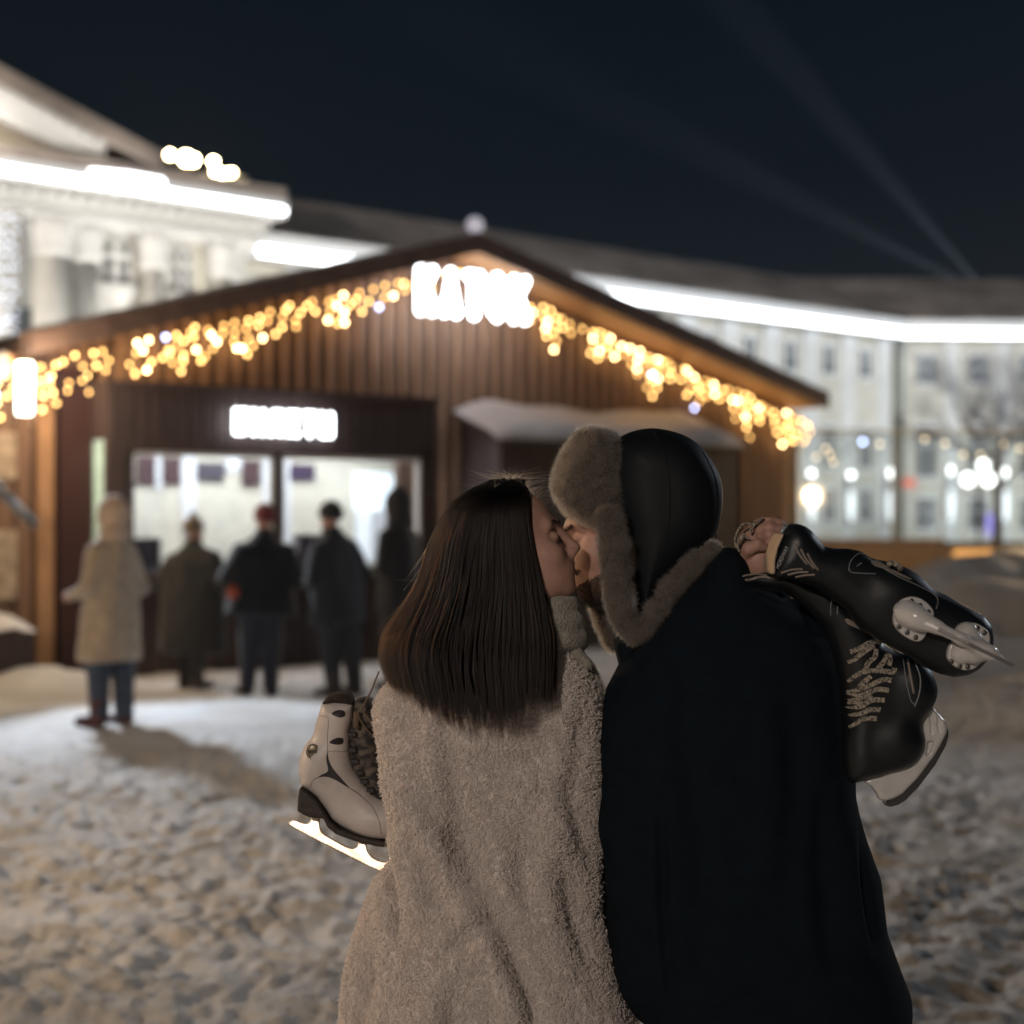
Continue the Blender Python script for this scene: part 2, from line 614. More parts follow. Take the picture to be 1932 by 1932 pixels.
for (x0, x1, y0, y1, mm, nm) in ((256, 290, 860, 913, 'poster_r', 'poster'), (306, 337, 862, 913, 'poster_r', 'poster'), (371, 421, 872, 906, 'poster_g', 'menu_screen'),
                                 (455, 488, 868, 916, 'poster_r', 'poster'), (544, 591, 875, 906, 'poster_p', 'menu_screen')):
    a, zt = HUT.at(x0, y0, RB)
    b, zb = HUT.at(x1, y1, RB)
    box(nm, M[mm], hut, a, b, RB-0.05, RB-0.003, zb, zt)
for (x0, x1, y0, y1) in ((341, 368, 855, 1010), (494, 520, 855, 1060), (530, 546, 858, 1060), (292, 303, 855, 925), (425, 452, 858, 890), (258, 790, 846, 857)):
    a, zt = HUT.at(x0, y0, RB)
    b, zb = HUT.at(x1, y1, RB)
    box('white_trim', M['int_white'], hut, a, b, RB-0.035, RB-0.003, zb, zt)
a, zt = HUT.at(672, 892, 0.9)
b, zb = HUT.at(800, 962, 0.9)
scr = box('bright_screen', mat('lit_screen', (0.8, 0.9, 1), 0.3, emit=(0.82, 0.93, 1.0), estr=1.15), hut, a, b, 0.9, 0.96, zb, zt)
a, zt = HUT.at(700, 962, 0.5)
b, zb = HUT.at(745, 1060, 0.5)
box('refrigerator', mat('white_fridge', (0.8, 0.85, 0.9), 0.3, emit=(0.8, 0.9, 1), estr=0.35), hut, a, b, 0.5, 0.9, zb, zt)
box('counter', mat('grey_counter', (0.16, 0.16, 0.18), 0.5), hut, ws0, ws1, BD+0.11, BD+0.5, wzb-0.02, wzb+0.02)
for (x0, x1, y0) in ((560, 602, 1008), (250, 300, 1015)):
    a = HUT.s_(x0, -0.3)
    b, zt = HUT.at(x1, y0, -0.3)
    box('cash_terminal', M['poster_g'], hut, a, b, -0.35, -0.2, wzb+0.021, zt)

# ---- lit letters
def letter(strokes, s0, w, z0, h, d, r, m, parent):
    mb = MB()
    for st in strokes:
        pts = [(s0+px*w, d, z0+pz*h) for px, pz in st]
        mb.tube(pts, r, 8)
        for p in pts:
            mb.ball(p, r, 8, 6)
    return mb.build('letter', m, parent, True)


GLYPH = {
    'К': [[(0, 0), (0, 1)], [(0, .45), (1, 1)], [(.32, .62), (1, 0)]],
    'А': [[(0, 0), (.5, 1), (1, 0)], [(.2, .34), (.8, .34)]],
    'Т': [[(0, 1), (1, 1)], [(.5, 1), (.5, 0)]],
    'О': [[(.5, 1), (.15, .88), (0, .6), (0, .4), (.15, .12), (.5, 0), (.85, .12), (1, .4), (1, .6), (.85, .88), (.5, 1)]],
    'Б': [[(1, 1), (0, 1), (0, 0), (.7, 0), (1, .15), (1, .42), (.7, .57), (0, .57)]],
    'И': [[(0, 1), (0, 0), (1, 1), (1, 0)]],
    'Л': [[(0, 0), (.2, .2), (.35, 1), (1, 1), (1, 0)]],
    'Е': [[(1, 1), (0, 1), (0, 0), (1, 0)], [(0, .52), (.85, .52)]],
    'Ы': [[(0, 1), (0, 0), (.45, 0), (.65, .15), (.65, .4), (.45, .55), (0, .55)], [(1, 1), (1, 0)]],
}


def sign(name, text, x0, x1, yt, yb, d, r, gap, label):
    s0, zt = HUT.at(x0, yt, d)
    zb = HUT.z_(x0, yb, d)
    s1 = HUT.s_(x1, d)
    root = empty(name, HUT.world(s0, d, zb), HUT.a, label, 'sign')
    n = len(text)
    w = (s1-s0-gap*(n-1))/n
    h = zt-zb
    for i, ch in enumerate(text):
        letter(GLYPH[ch], i*(w+gap)+r, w-2*r, r, h-2*r, -0.06, r, M['sign'], root)
    MB().box(0, s1-s0, -0.02, -0.005, h*0.28, h*0.28+0.03).box(0, s1-s0, -0.02, -0.005, h*0.75, h*0.75+0.03).build('mounting_rail', M['wire'], root)
    return root


sign('rink_name_sign', 'КАТОК', 781, 992, 500, 594, -0.62, 0.055, 0.062, 'large white glowing letters КАТОК under the ridge of the pavilion gable')
sign('ticket_sign', 'БИЛЕТЫ', 437, 623, 771, 820, BD-0.05, 0.027, 0.045, 'small white glowing letters БИЛЕТЫ above the ticket window')

# ---- porch with snow on its roof, right of the ticket window
porch = empty('snowy_porch', HUT.world(ps0, 0, 0), HUT.a, 'dark boarded porch with a thick snow covered roof on the right of the pavilion front', 'porch')
pw = ps1-ps0
s = 0.0
while s < pw-0.02:
    box('board', M['dark_wood'], porch, s, min(s+0.14, pw), PD+0.05, PD+0.09, 0, pz0-0.06)
    s += 0.152
box('board_backing', M['dark_wood'], porch, 0.02, pw-0.02, PD+0.092, PD+0.11, 0, pz0-0.06)
for s in (0.0, pw-0.05):
    MB().hexa([(s, PD+0.112, 0), (s+0.05, PD+0.112, 0), (s+0.05, -0.003, 0), (s, -0.003, 0),
               (s, PD+0.112, pz0-0.06), (s+0.05, PD+0.112, pz0-0.06), (s+0.05, -0.003, pz1-0.06), (s, -0.003, pz1-0.06)]).build('side_board', M['dark_wood'], porch)
MB().hexa([(-0.1, PD-0.05, pz0-0.058), (pw+0.1, PD-0.05, pz0-0.058), (pw+0.1, -0.003, pz1-0.058), (-0.1, -0.003, pz1-0.058),
           (-0.1, PD-0.05, pz0), (pw+0.1, PD-0.05, pz0), (pw+0.1, -0.003, pz1), (-0.1, -0.003, pz1)]).build('porch_roof', M['dark_wood'], porch)
v, f = [], []
NI, NJ = 44, 16
for i in range(NI+1):
    for j in range(NJ+1):
        a, b = i/NI, j/NJ
        ed = min(1, min(a, 1-a)*9)**0.5*min(1, b*5+0.02)**0.5
        hh = (0.12+0.03*math.sin(a*9)+0.02*math.sin(a*23+b*5))*ed
        drop = -0.05*(1-min(1, b*6))
        v.append((-0.13+(pw+0.26)*a, PD-0.08-0.02*math.sin(a*17)+(-PD+0.075)*b, pz0+0.004+(pz1-pz0)*b+hh+drop))
for i in range(NI):
    for j in range(NJ):
        f.append((i*(NJ+1)+j, (i+1)*(NJ+1)+j, (i+1)*(NJ+1)+j+1, i*(NJ+1)+j+1))
b = len(v)
for i in range(NI+1):
    a = i/NI
    v.append((-0.11+(pw+0.22)*a, PD-0.05, pz0-0.03))
for i in range(NI):
    f.append((b+i, b+i+1, (i+1)*(NJ+1), i*(NJ+1)))
mobj('snow_cover', v, f, M['clean_snow'], porch, True)

# ---- lean-to at the left end
ls = HUT.s_(-90, 0)
e0 = HUT.at(52, 640, OV)
e1 = HUT.at(-60, 742, OV)
lean = empty('lean_to', HUT.O, HUT.a, 'plank lean-to with a doorway at the left end of the pavilion', 'lean-to')
slope = (e0[1]-e1[1])/(e0[0]-e1[0])


def lz(s):
    return e1[1]+slope*(s-e1[0])


MB().hexa([(e1[0], OV, lz(e1[0])-0.16), (e0[0]-0.15, OV, lz(e0[0]-0.15)-0.16), (e0[0]-0.15, 4, lz(e0[0]-0.15)-0.16), (e1[0], 4, lz(e1[0])-0.16),
           (e1[0], OV, lz(e1[0])), (e0[0]-0.15, OV, lz(e0[0]-0.15)), (e0[0]-0.15, 4, lz(e0[0]-0.15)), (e1[0], 4, lz(e1[0]))]).build('roof', M['soffit'], lean)
MB().hexa([(e1[0], OV+0.02, lz(e1[0])+0.003), (e0[0]-0.2, OV+0.02, lz(e0[0]-0.2)+0.003), (e0[0]-0.2, 4, lz(e0[0]-0.2)+0.003), (e1[0], 4, lz(e1[0])+0.003),
           (e1[0], OV+0.05, lz(e1[0])+0.08), (e0[0]-0.2, OV+0.05, lz(e0[0]-0.2)+0.08), (e0[0]-0.2, 4, lz(e0[0]-0.2)+0.1), (e1[0], 4, lz(e1[0])+0.1)]).build('roof_snow', M['clean_snow'], lean)
dA, dB = HUT.s_(52, 0.05), HUT.s_(74, 0.05)
s = e1[0]+0.1
while s < -0.11:
    e = min(s+0.155, -0.105)
    if not (dA-0.05 < s+0.07 < dB+0.05):
        box('plank', M['plank2'], lean, s, e, 0.0, 0.04, 0, min(lz(s), lz(e))-0.17)
    s += 0.196
box('wall_backing', M['batten'], lean, e1[0]+0.1, dA-0.06, 0.045, 0.12, 0, lz(e1[0])-0.2)
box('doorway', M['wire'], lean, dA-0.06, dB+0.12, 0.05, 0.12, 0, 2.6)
for (x0, x1, y0, y1) in ((-20, 28, 815, 905), (-14, 30, 1000, 1130)):
    a, zt = HUT.at(x0, y0, 0)
    b, zb = HUT.at(x1, y1, 0)
    if b > dA-0.1:
        b = dA-0.1
    box('notice_board', mat('pale_notice', (0.42, 0.34, 0.26), 0.5, var=0.4, vscale=6), lean, a, b, -0.05, -0.003, zb, zt)
# glowing blade sign on the lean-to
a, zt = HUT.at(34, 684, -0.85)
b, zb = HUT.at(58, 782, -0.85)
bs = empty('blade_sign', HUT.world(a, -0.85, zb), HUT.a, 'upright white glowing light box hanging at the left end of the pavilion', 'light box')
MB().box(0, b-a, -0.05, 0.05, 0, zt-zb).build('light_face', mat('white_lightbox', (1, 1, 1), 0.4, emit=(1.0, 0.93, 0.84), estr=9), bs)
MB().box(-0.015, b-a+0.015, -0.04, 0.04, zt-zb, zt-zb+0.02).box(0.08, 0.11, -0.02, 0.02, zt-zb+0.02, zt-zb+0.25).build('bracket', M['wire'], bs)

# ---- icicle lights
bulb_me = {}


def bulb_mesh(m):
    if m not in bulb_me:
        mb = MB().ball((0, 0, 0), 0.019, 8, 6, 1, 1, 1.15)
        bulb_me[m] = mesh_data('bulb', mb.v, mb.f, M[m], True)
    return bulb_me[m]


def icicles(label, cells, line, d, nmax):
    """cells: list of (s, drop count); line(s) gives the height the drops hang from"""
    s0 = cells[0][0]
    root = empty('icicle_lights', HUT.world(s0, d, line(s0)), HUT.a, label, 'string lights', 'icicle lights along the pavilion eaves')
    mb = MB()
    mb.tube([(s-s0, 0, line(s)-line(s0)) for s, n in cells], 0.006, 5)
    for s, n in cells:
        z = line(s)-line(s0)
        if n:
            mb.tube([(s-s0, 0, z), (s-s0+0.01, 0, z-0.05-0.105*n)], 0.004, 4)
        for k in range(n):
            r = random.random()
            mm = 'bulb_cool' if r < 0.018 else ('bulb_hot' if r < 0.19 else ('bulb' if r < 0.62 else 'bulb_low'))
            o = bpy.data.objects.new('bulb', bulb_mesh(mm))
            o.location = (s-s0+random.uniform(-0.065, 0.065), random.uniform(-0.03, 0.0), z-0.03-0.105*k-random.uniform(0, 0.06))
            link(o, root)
    mb.build('wire', M['wire'], root)


def cells(x0, x1, step, pat, d):
    a, b = HUT.s_(x0, d), HUT.s_(x1, d)
    out = []
    s = a
    i = 0
    while s < b:
        env = pat(((s-a)/(b-a)))
        n = max(1 if env > 0 else 0, int(round(env+random.uniform(-1.3, 1.3)+math.sin(i*0.9)*1.0)))
        out.append((s, n))
        s += step*random.uniform(0.8, 1.2)
        i += 1
    return out


DL = -0.13
eave = lambda s: roof_z(s)-THK-0.13
icicles('icicle lights hanging along the left rake of the gable', cells(118, 762, 0.150, lambda t: 0 if 0.145 < t < 0.185 else (3.6 if t < 0.62 else 2.9), DL), eave, DL, 6)
icicles('icicle lights behind the big glowing letters at the ridge', cells(765, 1000, 0.14, lambda t: 1.8, DL), eave, DL, 3)
icicles('icicle lights hanging along the right rake of the gable', cells(1003, 1525, 0.125, lambda t: 2.9 if t < 0.3 else 3.4, DL), eave, DL, 6)
le = lambda s: lz(s)-0.17
icicles('dense bright icicle lights on the lean-to beside the light box', cells(-55, 48, 0.11, lambda t: 3.4, -0.6), le, -0.6, 6)
icicles('short icicle lights between the light box and the red post', cells(60, 112, 0.11, lambda t: 3.2, -0.3), eave, -0.3, 6)
# the lean-to's lights as a lamp: they throw the long shadows across the snow
p = HUT.world(HUT.s_(45, -0.9), -1.05, 2.95)
lamp('lightbox_glow', 'POINT', tuple(p), 170, (1.0, 0.74, 0.46), 0.2)
p2 = HUT.world(HUT.s_(45, -0.9), -1.0, 3.35)
lamp('added_pool_spot', 'SPOT', tuple(p2), 1100, (0.70, 0.84, 1.0), 0.12, (-1.7, 10.9, 0), 60, 0.6)  # unseen cool spot added for the pale pool on the snow
# door step and rail at the far left
stp = empty('entrance_step', W(20, 1180, 14.0)*np.array([1, 1, 0]), HUT.a, 'low snow covered step before the lean-to doorway', 'step')
box('tread', M['dark_wood'], stp, -1.0, 0.22, 0, 1.0, 0, 0.56)
mb = MB()
v, f = [], []
for i in range(13):
    for j in range(7):
        a, b = i/12, j/6
        e = min(1, min(a, 1-a)*6, min(b, 1-b)*5+0.02)**0.5
        v.append((-1.03+1.28*a, -0.03+1.06*b, 0.56+0.16*e+0.02*math.sin(i*2.1+j)))
for i in range(12):
    for j in range(6):
        f.append((i*7+j, (i+1)*7+j, (i+1)*7+j+1, i*7+j+1))
mobj('snow_cap', v, f, M['clean_snow'], stp, True)
hr = empty('handrail', tuple(W(-20, 1180, 13.2)*np.array([1, 1, 0])), 0, 'grey metal handrail sloping down at the left edge', 'handrail')
o0 = W(-20, 1180, 13.2)
p0, p1 = W(-20, 905, 13.2), W(66, 990, 13.6)
rel = lambda p: (p[0]-o0[0], p[1]-o0[1], p[2])
M['grey_metal'] = mat('grey_metal', (0.32, 0.33, 0.35), 0.35, 0.8)
MB().tube([rel(p0), rel(p1)], 0.05, 8).build('rail', M['grey_metal'], hr, True)
MB().tube([rel(p0), (rel(p0)[0], rel(p0)[1], 0)], 0.03, 8).build('post', M['grey_metal'], hr, True)

# ---------------------------------------------------------------- the classical building behind
ANG = 39
PT = Frame(485, 63, ANG)       # portico: origin at its right end
M['stucco'] = mat('white_stucco', (0.74, 0.73, 0.70), 0.8, var=0.10, vscale=0.8)
M['yellow'] = mat('pale_yellow_stucco', (0.66, 0.62, 0.53), 0.8, var=0.10, vscale=0.8)
M['cornice'] = mat('white_moulding', (0.74, 0.73, 0.72), 0.7)
M['grey_roof'] = mat('snow_dusted_roof', (0.40, 0.33, 0.29), 0.8, var=0.5, vscale=0.35)
M['led'] = mat('led_strip', (1, 1, 1), 0.5, emit=(0.93, 0.97, 1.0), estr=7)
M['dark_glass'] = mat('dark_window_glass', (0.075, 0.095, 0.105), 0.12, spec=0.6)
M['flood'] = mat('floodlight_lens', (1, 1, 0.9), 0.5, emit=(1.0, 0.80, 0.46), estr=42)

port = empty('portico_building', PT.O, PT.a, 'floodlit white classical building with a pediment and columns behind the pavilion at left', 'building')
zs = PT.z_(485, 400, 0)            # underside line of the lit cornice
SL = -34.0                          # the portico runs left out of the frame
CA = SL/2
LED0 = zs
# walls
box('wall', M['stucco'], port, SL, 0, 1.6, 14, 0, zs-0.1)
box('side_wall', M['stucco'], port, 0.003, 0.35, 1.6, 14, 0, zs-0.1)
# entablature: architrave, frieze, dentils, cornice
box('architrave', M['cornice'], port, SL, 0.25, -0.25, 1.597, zs-1.35, zs-1.08)
box('frieze', M['stucco'], port, SL, 0.2, -0.2, 1.597, zs-1.077, zs-0.25)
box('cornice', M['cornice'], port, SL, 0.9, -0.95, 14, zs-0.25, zs+0.45)
box('cornice_cap', M['grey_roof'], port, SL, 0.9, -0.90, 14, zs+0.453, zs+0.95)
den = MB().box(-0.17, 0.17, -0.55, -0.203, 0, 0.30)
dme = mesh_data('dentil', den.v, den.f, M['cornice'])
for k in range(46):
    o = bpy.data.objects.new('dentil', dme)
    o.location = (0.1-k*0.62, 0, zs-0.72)
    link(o, port)
o = MB().tube([(SL, -1.02, zs-0.02), (0.75, -1.02, zs-0.02)], 0.14, 6).build('led_strip', M['led'], port)
# pediment: raking cornice and tympanum
pa = PT.at(308, 288, -1.0)
pb = PT.at(0, 122, -1.0)
sl = (pb[1]-pa[1])/(pb[0]-pa[0])


def rk(s):
    return pa[1]+sl*(s-pa[0])


ridge = -19.0
foot = pa[0]+(zs+1.6-pa[1])/sl
for (d0, d1, t0, t1, m, nm, x1) in ((-0.7, 1.2, -1.75, -0.62, 'cornice', 'raking_cornice', foot-2.2), (-1.0, 12, -0.6, 0.0, 'grey_roof', 'roof_slope', foot)):
    MB().hexa([(ridge, d0, rk(ridge)+t0), (x1, d0, rk(x1)+t0), (x1, d1, rk(x1)+t0), (ridge, d1, rk(ridge)+t0),
               (ridge, d0, rk(ridge)+t1), (x1, d0, rk(x1)+t1), (x1, d1, rk(x1)+t1), (ridge, d1, rk(ridge)+t1)]).build(nm, M[m], port)
for k in range(28):
    s = foot-2.6-k*0.5
    if s < ridge+0.3:
        break
    MB().box(s-0.11, s+0.11, -0.93, -0.703, rk(s)-1.0, rk(s)-0.72).build('modillion', M['cornice'], port)
te = foot-(1.75+0.65)/abs(sl)*0.5
MB().prism_xz([(ridge, zs+0.953), (foot-1.5, zs+0.953), (ridge, rk(ridge)-1.8)], 0.3, 0.5).build('tympanum', mat('tympanum_stucco', (0.62, 0.56, 0.46), 0.8), port)
MB().tube([(PT.s_(170, -1.0), -1.0, PT.z_(170, 322, -1.0)), (PT.s_(240, -1.0), -1.0, PT.z_(240, 334, -1.0)), (PT.s_(306, -1.0), -1.0, PT.z_(306, 346, -1.0))], [0.05, 0.16, 0.19], 6).build('led_strip', M['led'], port)
for s in (-11.5, -15.5):
    lamp('tympanum_fill', 'POINT', tuple(PT.world(s, -1.7, zs+1.6)), 60, (1.0, 0.93, 0.82), 0.15)  # unseen lamps added to brighten the tympanum
# attic block behind the lamps
a, zt = PT.at(392, 322, 1.0)
b, zb = PT.at(466, 372, 1.0)
box('attic_block', M['stucco'], port, a, b, 1.0, 4, zs+0.96, zt)
# columns with capital, shaft and base
SHR = 0.42
for px in (98, 166, 290, 420, -30, -110):
    s = PT.s_(px, 0.4)
    zc = zs-1.35
    shaft = MB()
    shaft.tube([(s, 0.45, 0.9), (s, 0.45, 4), (s, 0.45, zc-1.5)], [SHR*(1.9 if px == 98 else 1), SHR*(1.85 if px == 98 else .98), SHR*(1.7 if px == 98 else .86)], 24)
    c = shaft.build('column', M['stucco'], port, True)
    cap = MB()
    w = 0.40*(1.6 if px == 98 else 1)
    cap.box(s-w*1.35, s+w*1.35, 0.45-w*1.2, 0.45+w*1.2, zc-0.22, zc-0.003)
    for k in range(12):
        an = k*math.pi/6
        for zz, rr in ((zc-1.25, 1.0), (zc-0.8, 1.08), (zc-0.42, 1.2)):
            cap.ball((s+w*rr*math.cos(an+zz), 0.45+w*rr*math.sin(an+zz), zz), 0.2, 6, 5, 1, 1, 1.3)
    cap.build('capital', M['cornice'], c)
    MB().box(s-w*1.4, s+w*1.4, 0.45-w*1.2, 0.45+w*1.2, 0.0, 0.9).build('column_base', M['cornice'], c)
# windows between the columns
for (x0, x1, y0, y1) in ((188, 246, 452, 540), (322, 362, 470, 556)):
    a, zt = PT.at(x0, y0, 1.55)
    b, zb = PT.at(x1, y1, 1.55)
    fr = MB()
    t = 0.12
    fr.box(a, b, 1.42, 1.597, zt-t, zt).box(a, b, 1.42, 1.597, zb, zb+t).box(a, a+t, 1.42, 1.597, zb+t, zt-t).box(b-t, b, 1.42, 1.597, zb+t, zt-t)
    m_ = (a+b)/2
    fr.box(m_-0.13, m_+0.13, 1.45, 1.597, zb+t, zt-t)
    zz = zb+(zt-zb)*0.66
    fr.box(a+t, m_-0.131, 1.46, 1.597, zz-0.15, zz+0.15).box(m_+0.131, b-t, 1.46, 1.597, zz-0.15, zz+0.15)
    zz = zb+(zt-zb)*0.33
    fr.box(a+t, m_-0.131, 1.47, 1.597, zz-0.05, zz+0.05).box(m_+0.131, b-t, 1.47, 1.597, zz-0.05, zz+0.05)
    w = fr.build('window', M['cornice'], port)
    box('pane', mat('portico_glass', (0.02, 0.026, 0.03), 0.3), w, a+t, b-t, 1.55, 1.56, zb+t, zt-t)
    MB().box(a-0.25, b+0.25, 1.25, 1.598, zb-0.35, zb-0.003).build('window_ledge', M['cornice'], port)
    box('wall_niche', M['yellow'], port, b+0.1, b+0.95, 1.57, 1.598, zb-0.6, zt+0.6)
for k in range(5):
    s = SL+4+k*5
    fr = MB().box(s, s+1.3, 1.5, 1.597, 7.5, 10).build('window', M['cornice'], port)
    box('pane', M['dark_glass'], fr, s+0.12, s+1.18, 1.485, 1.497, 7.62, 9.88)
# warm floodlights on the roof
for i, (x, y, r) in enumerate(((318, 293, 0.15), (349, 300, 0.26), (362, 303, 0.2), (400, 306, 0.15), (403, 325, 0.12), (418, 328, 0.14), (434, 327, 0.14))):
    s, z = PT.at(x, y, 0.6)
    rt = empty('roof_floodlight', PT.world(s, 0.6, z), PT.a, ['leftmost small round warm floodlight on the portico roof', 'large warm floodlight, second from the left on the portico roof',
               'warm floodlight touching the large one on the portico roof', 'oval warm floodlight standing alone before the attic block', 'left light of the low row at the foot of the attic block',
               'middle light of the low row at the foot of the attic block', 'right light of the low row at the foot of the attic block'][i], 'floodlight', 'warm floodlights on the portico roof')
    MB().ball((0, -0.12, 0), r, 10, 8).build('lens', M['flood'], rt, True)
    MB().box(-r*0.9, r*0.9, 0.0, 0.22, -r*0.9, r*0.9).box(-0.05, 0.05, 0.02, 0.12, -1.3, -r*0.9).build('housing', M['wire'], rt)

# sparkling curtain of cool lights at the far left
cur = empty('light_curtain', W(6, 1040, 50)*np.array([1, 1, 0]), 0, 'curtain of tiny cool white lights at the left edge before the columns', 'string lights')
cm = MB().ball((0, 0, 0), 0.055, 6, 5)
cme = mesh_data('bulb', cm.v, cm.f, mat('cool_led', (0.8, 0.85, 1), 0.4, emit=(0.72, 0.80, 1.0), estr=2.0), True)
o0 = W(6, 1040, 50)
wr = MB()
for k in range(7):
    X0 = W(-34+k*10.5, 400, 50)[0]-o0[0]
    wr.tube([(X0, 0, W(0, 400, 50)[2]), (X0, 0, W(0, 668, 50)[2])], 0.01, 4)
    for j in range(11):
        px = random.uniform(-2, 2)/F*50
        o = bpy.data.objects.new('bulb', cme)
        o.location = (X0+px, 0, W(0, 412+j*24+random.uniform(-9, 9), 50)[2])
        link(o, cur)
wr.build('wire', M['wire'], cur)
MB().tube([(W(-40, 400, 50)[0]-o0[0], 0, W(0, 400, 50)[2]), (W(40, 400, 50)[0]-o0[0], 0, W(0, 400, 50)[2])], 0.04, 6).build('top_bar', M['wire'], cur)
for px in (-42, 42):
    MB().tube([(W(px, 400, 50)[0]-o0[0], 0, 0), (W(px, 400, 50)[0]-o0[0], 0, W(0, 398, 50)[2])], 0.05, 6).build('pole', M['grey_metal'], cur)

# ---- long wing
WG = Frame(470, 66.5, ANG)
wing = empty('long_wing_building', WG.O, WG.a, 'long four storey pale yellow and white building wing receding behind the pavilion', 'building')
zc = WG.z_(470, 478, 0)
L = WG.s_(1692, 0)
box('wall', M['yellow'], wing, -1.5, L, 0.3, 14, 0, zc-0.3)
box('cornice', M['cornice'], wing, -1.5, L+0.5, -0.9, 0.297, zc-0.2, zc+0.85)
box('gutter', M['grey_roof'], wing, -1.5, L+0.4, -0.45, 0.297, zc+0.853, zc+1.1)
MB().hexa([(-1.5, -0.7, zc+1.103), (L+0.3, -0.7, zc+1.103), (L+0.3, 14, zc+1.103), (-1.5, 14, zc+1.103),
           (-1.5, -0.6, zc+1.2), (L+0.3, -0.6, zc+1.2), (L-0.3, 8, zc+4.7), (-1.5, 8, zc+4.7)]).build('roof', M['grey_roof'], wing)
MB().tube([(0.0, -0.95, zc), (L+0.2, -0.95, zc)], 0.22, 6).build('led_strip', M['led'], wing)


def far_window(parent, a, b, zb, zt, wide=0.10):
    fr = MB()
    fr.box(a-0.15, b+0.15, 0.12, 0.297, zt, zt+0.3).box(a-0.15, b+0.15, 0.05, 0.297, zb-0.25, zb)
    fr.box(a-0.1, a, 0.16, 0.297, zb, zt).box(b, b+0.1, 0.16, 0.297, zb, zt)
    c = (a+b)/2
    fr.box(c-0.05, c+0.05, 0.2, 0.297, zb, zt)
    zz = zb+(zt-zb)*0.62
    fr.box(a, c-0.051, 0.2, 0.297, zz-0.05, zz+0.05).box(c+0.051, b, 0.2, 0.297, zz-0.05, zz+0.05)
    w = fr.build('window', M['cornice'], parent)
    box('pane', M['dark_glass'], w, a, b, 0.26, 0.28, zb, zt)
    return w


w0, w1 = WG.s_(1420), WG.s_(1638)
stp_ = (w1-w0)/3
k0 = -int(w0/stp_)
for k in range(k0, 4):
    c = w0+k*stp_
    if c < 0.8 or c > L-0.8:
        continue
    far_window(wing, c-0.55, c+0.55, 10.6, 12.2)
    far_window(wing, c-0.55, c+0.55, 4.9, 7.3)
    far_window(wing, c-0.55, c+0.55, 1.5, 3.4)
for k in range(k0, 5):
    c = w0+(k-0.5)*stp_
    if c < 0.8 or c > L:
        continue
    box('pilaster', M['stucco'], wing, c-0.65, c+0.65, 0.12, 0.297, 0, zc-0.3)
    box('capital', M['cornice'], wing, c-0.75, c+0.75, 0.02, 0.118, zc-1.1, zc-0.35)

# ---- end block facing the square
EB = Frame(1692, WG.world(L, 0, 0)[1], 3)
end = empty('end_block', EB.O, EB.a, 'pale facade facing the square at the right edge behind the rink', 'building')
EL = 40
box('wall', M['yellow'], end, 0.1, EL, 0.3, 12, 0, zc-0.3)
box('cornice', M['cornice'], end, 0.55, EL, -0.9, 0.297, zc-0.2, zc+0.85)
box('gutter', M['grey_roof'], end, 0.55, EL, -0.45, 0.297, zc+0.853, zc+1.1)
wr_ = WG.world(L-0.3, 8, 0)-EB.O
rl = (float(wr_@EB.u), float(wr_@EB.n))          # where the wing's ridge ends, in this block's frame
MB().hexa([(0.3, -0.7, zc+1.103), (EL, -0.7, zc+1.103), (EL, 14, zc+1.103), (0.3, 14, zc+1.103),
           (0.3, -0.6, zc+1.2), (EL, -0.6, zc+1.2), (EL, rl[1], zc+4.7), (rl[0], rl[1], zc+4.7)]).build('roof', M['grey_roof'], end)
MB().tube([(0.4, -0.95, zc), (EL, -0.95, zc)], 0.22, 6).build('led_strip', M['led'], end)
MB().tube([(0.35, 0.12, 0), (0.35, 0.12, zc-1.2), (0.35, -0.4, zc-0.3)], 0.13, 8).build('downpipe', mat('green_downpipe', (0.28, 0.33, 0.31), 0.5), end)
for c in (EB.s_(1750), EB.s_(1848), EB.s_(1848)*2-EB.s_(1750), EB.s_(1848)*3-2*EB.s_(1750), EB.s_(1848)*4-3*EB.s_(1750)):
    far_window(end, c-0.62, c+0.62, 10.4, 12.1)
    far_window(end, c-0.62, c+0.62, 4.4, 7.6)
    far_window(end, c-0.62, c+0.62, 1.0, 2.9)
    box('pilaster', M['stucco'], end, c+1.1, c+2.1, 0.12, 0.297, 0, zc-0.3)
box('entrance_sign', mat('red_sign', (0.5, 0.1, 0.06), 0.5, emit=(1.0, 0.16, 0.08), estr=0.75), end, EB.s_(1700), EB.s_(1728), 0.0, 0.1, EB.z_(1700, 918), EB.z_(1700, 904))
tag(bpy.data.objects['entrance_sign'])
box('shop_sign', mat('violet_sign', (0.3, 0.25, 0.6), 0.5, emit=(0.35, 0.28, 1.0), estr=0.8), end, EB.s_(1862), EB.s_(1874), 0.0, 0.1, EB.z_(1866, 1010), EB.z_(1866, 970))

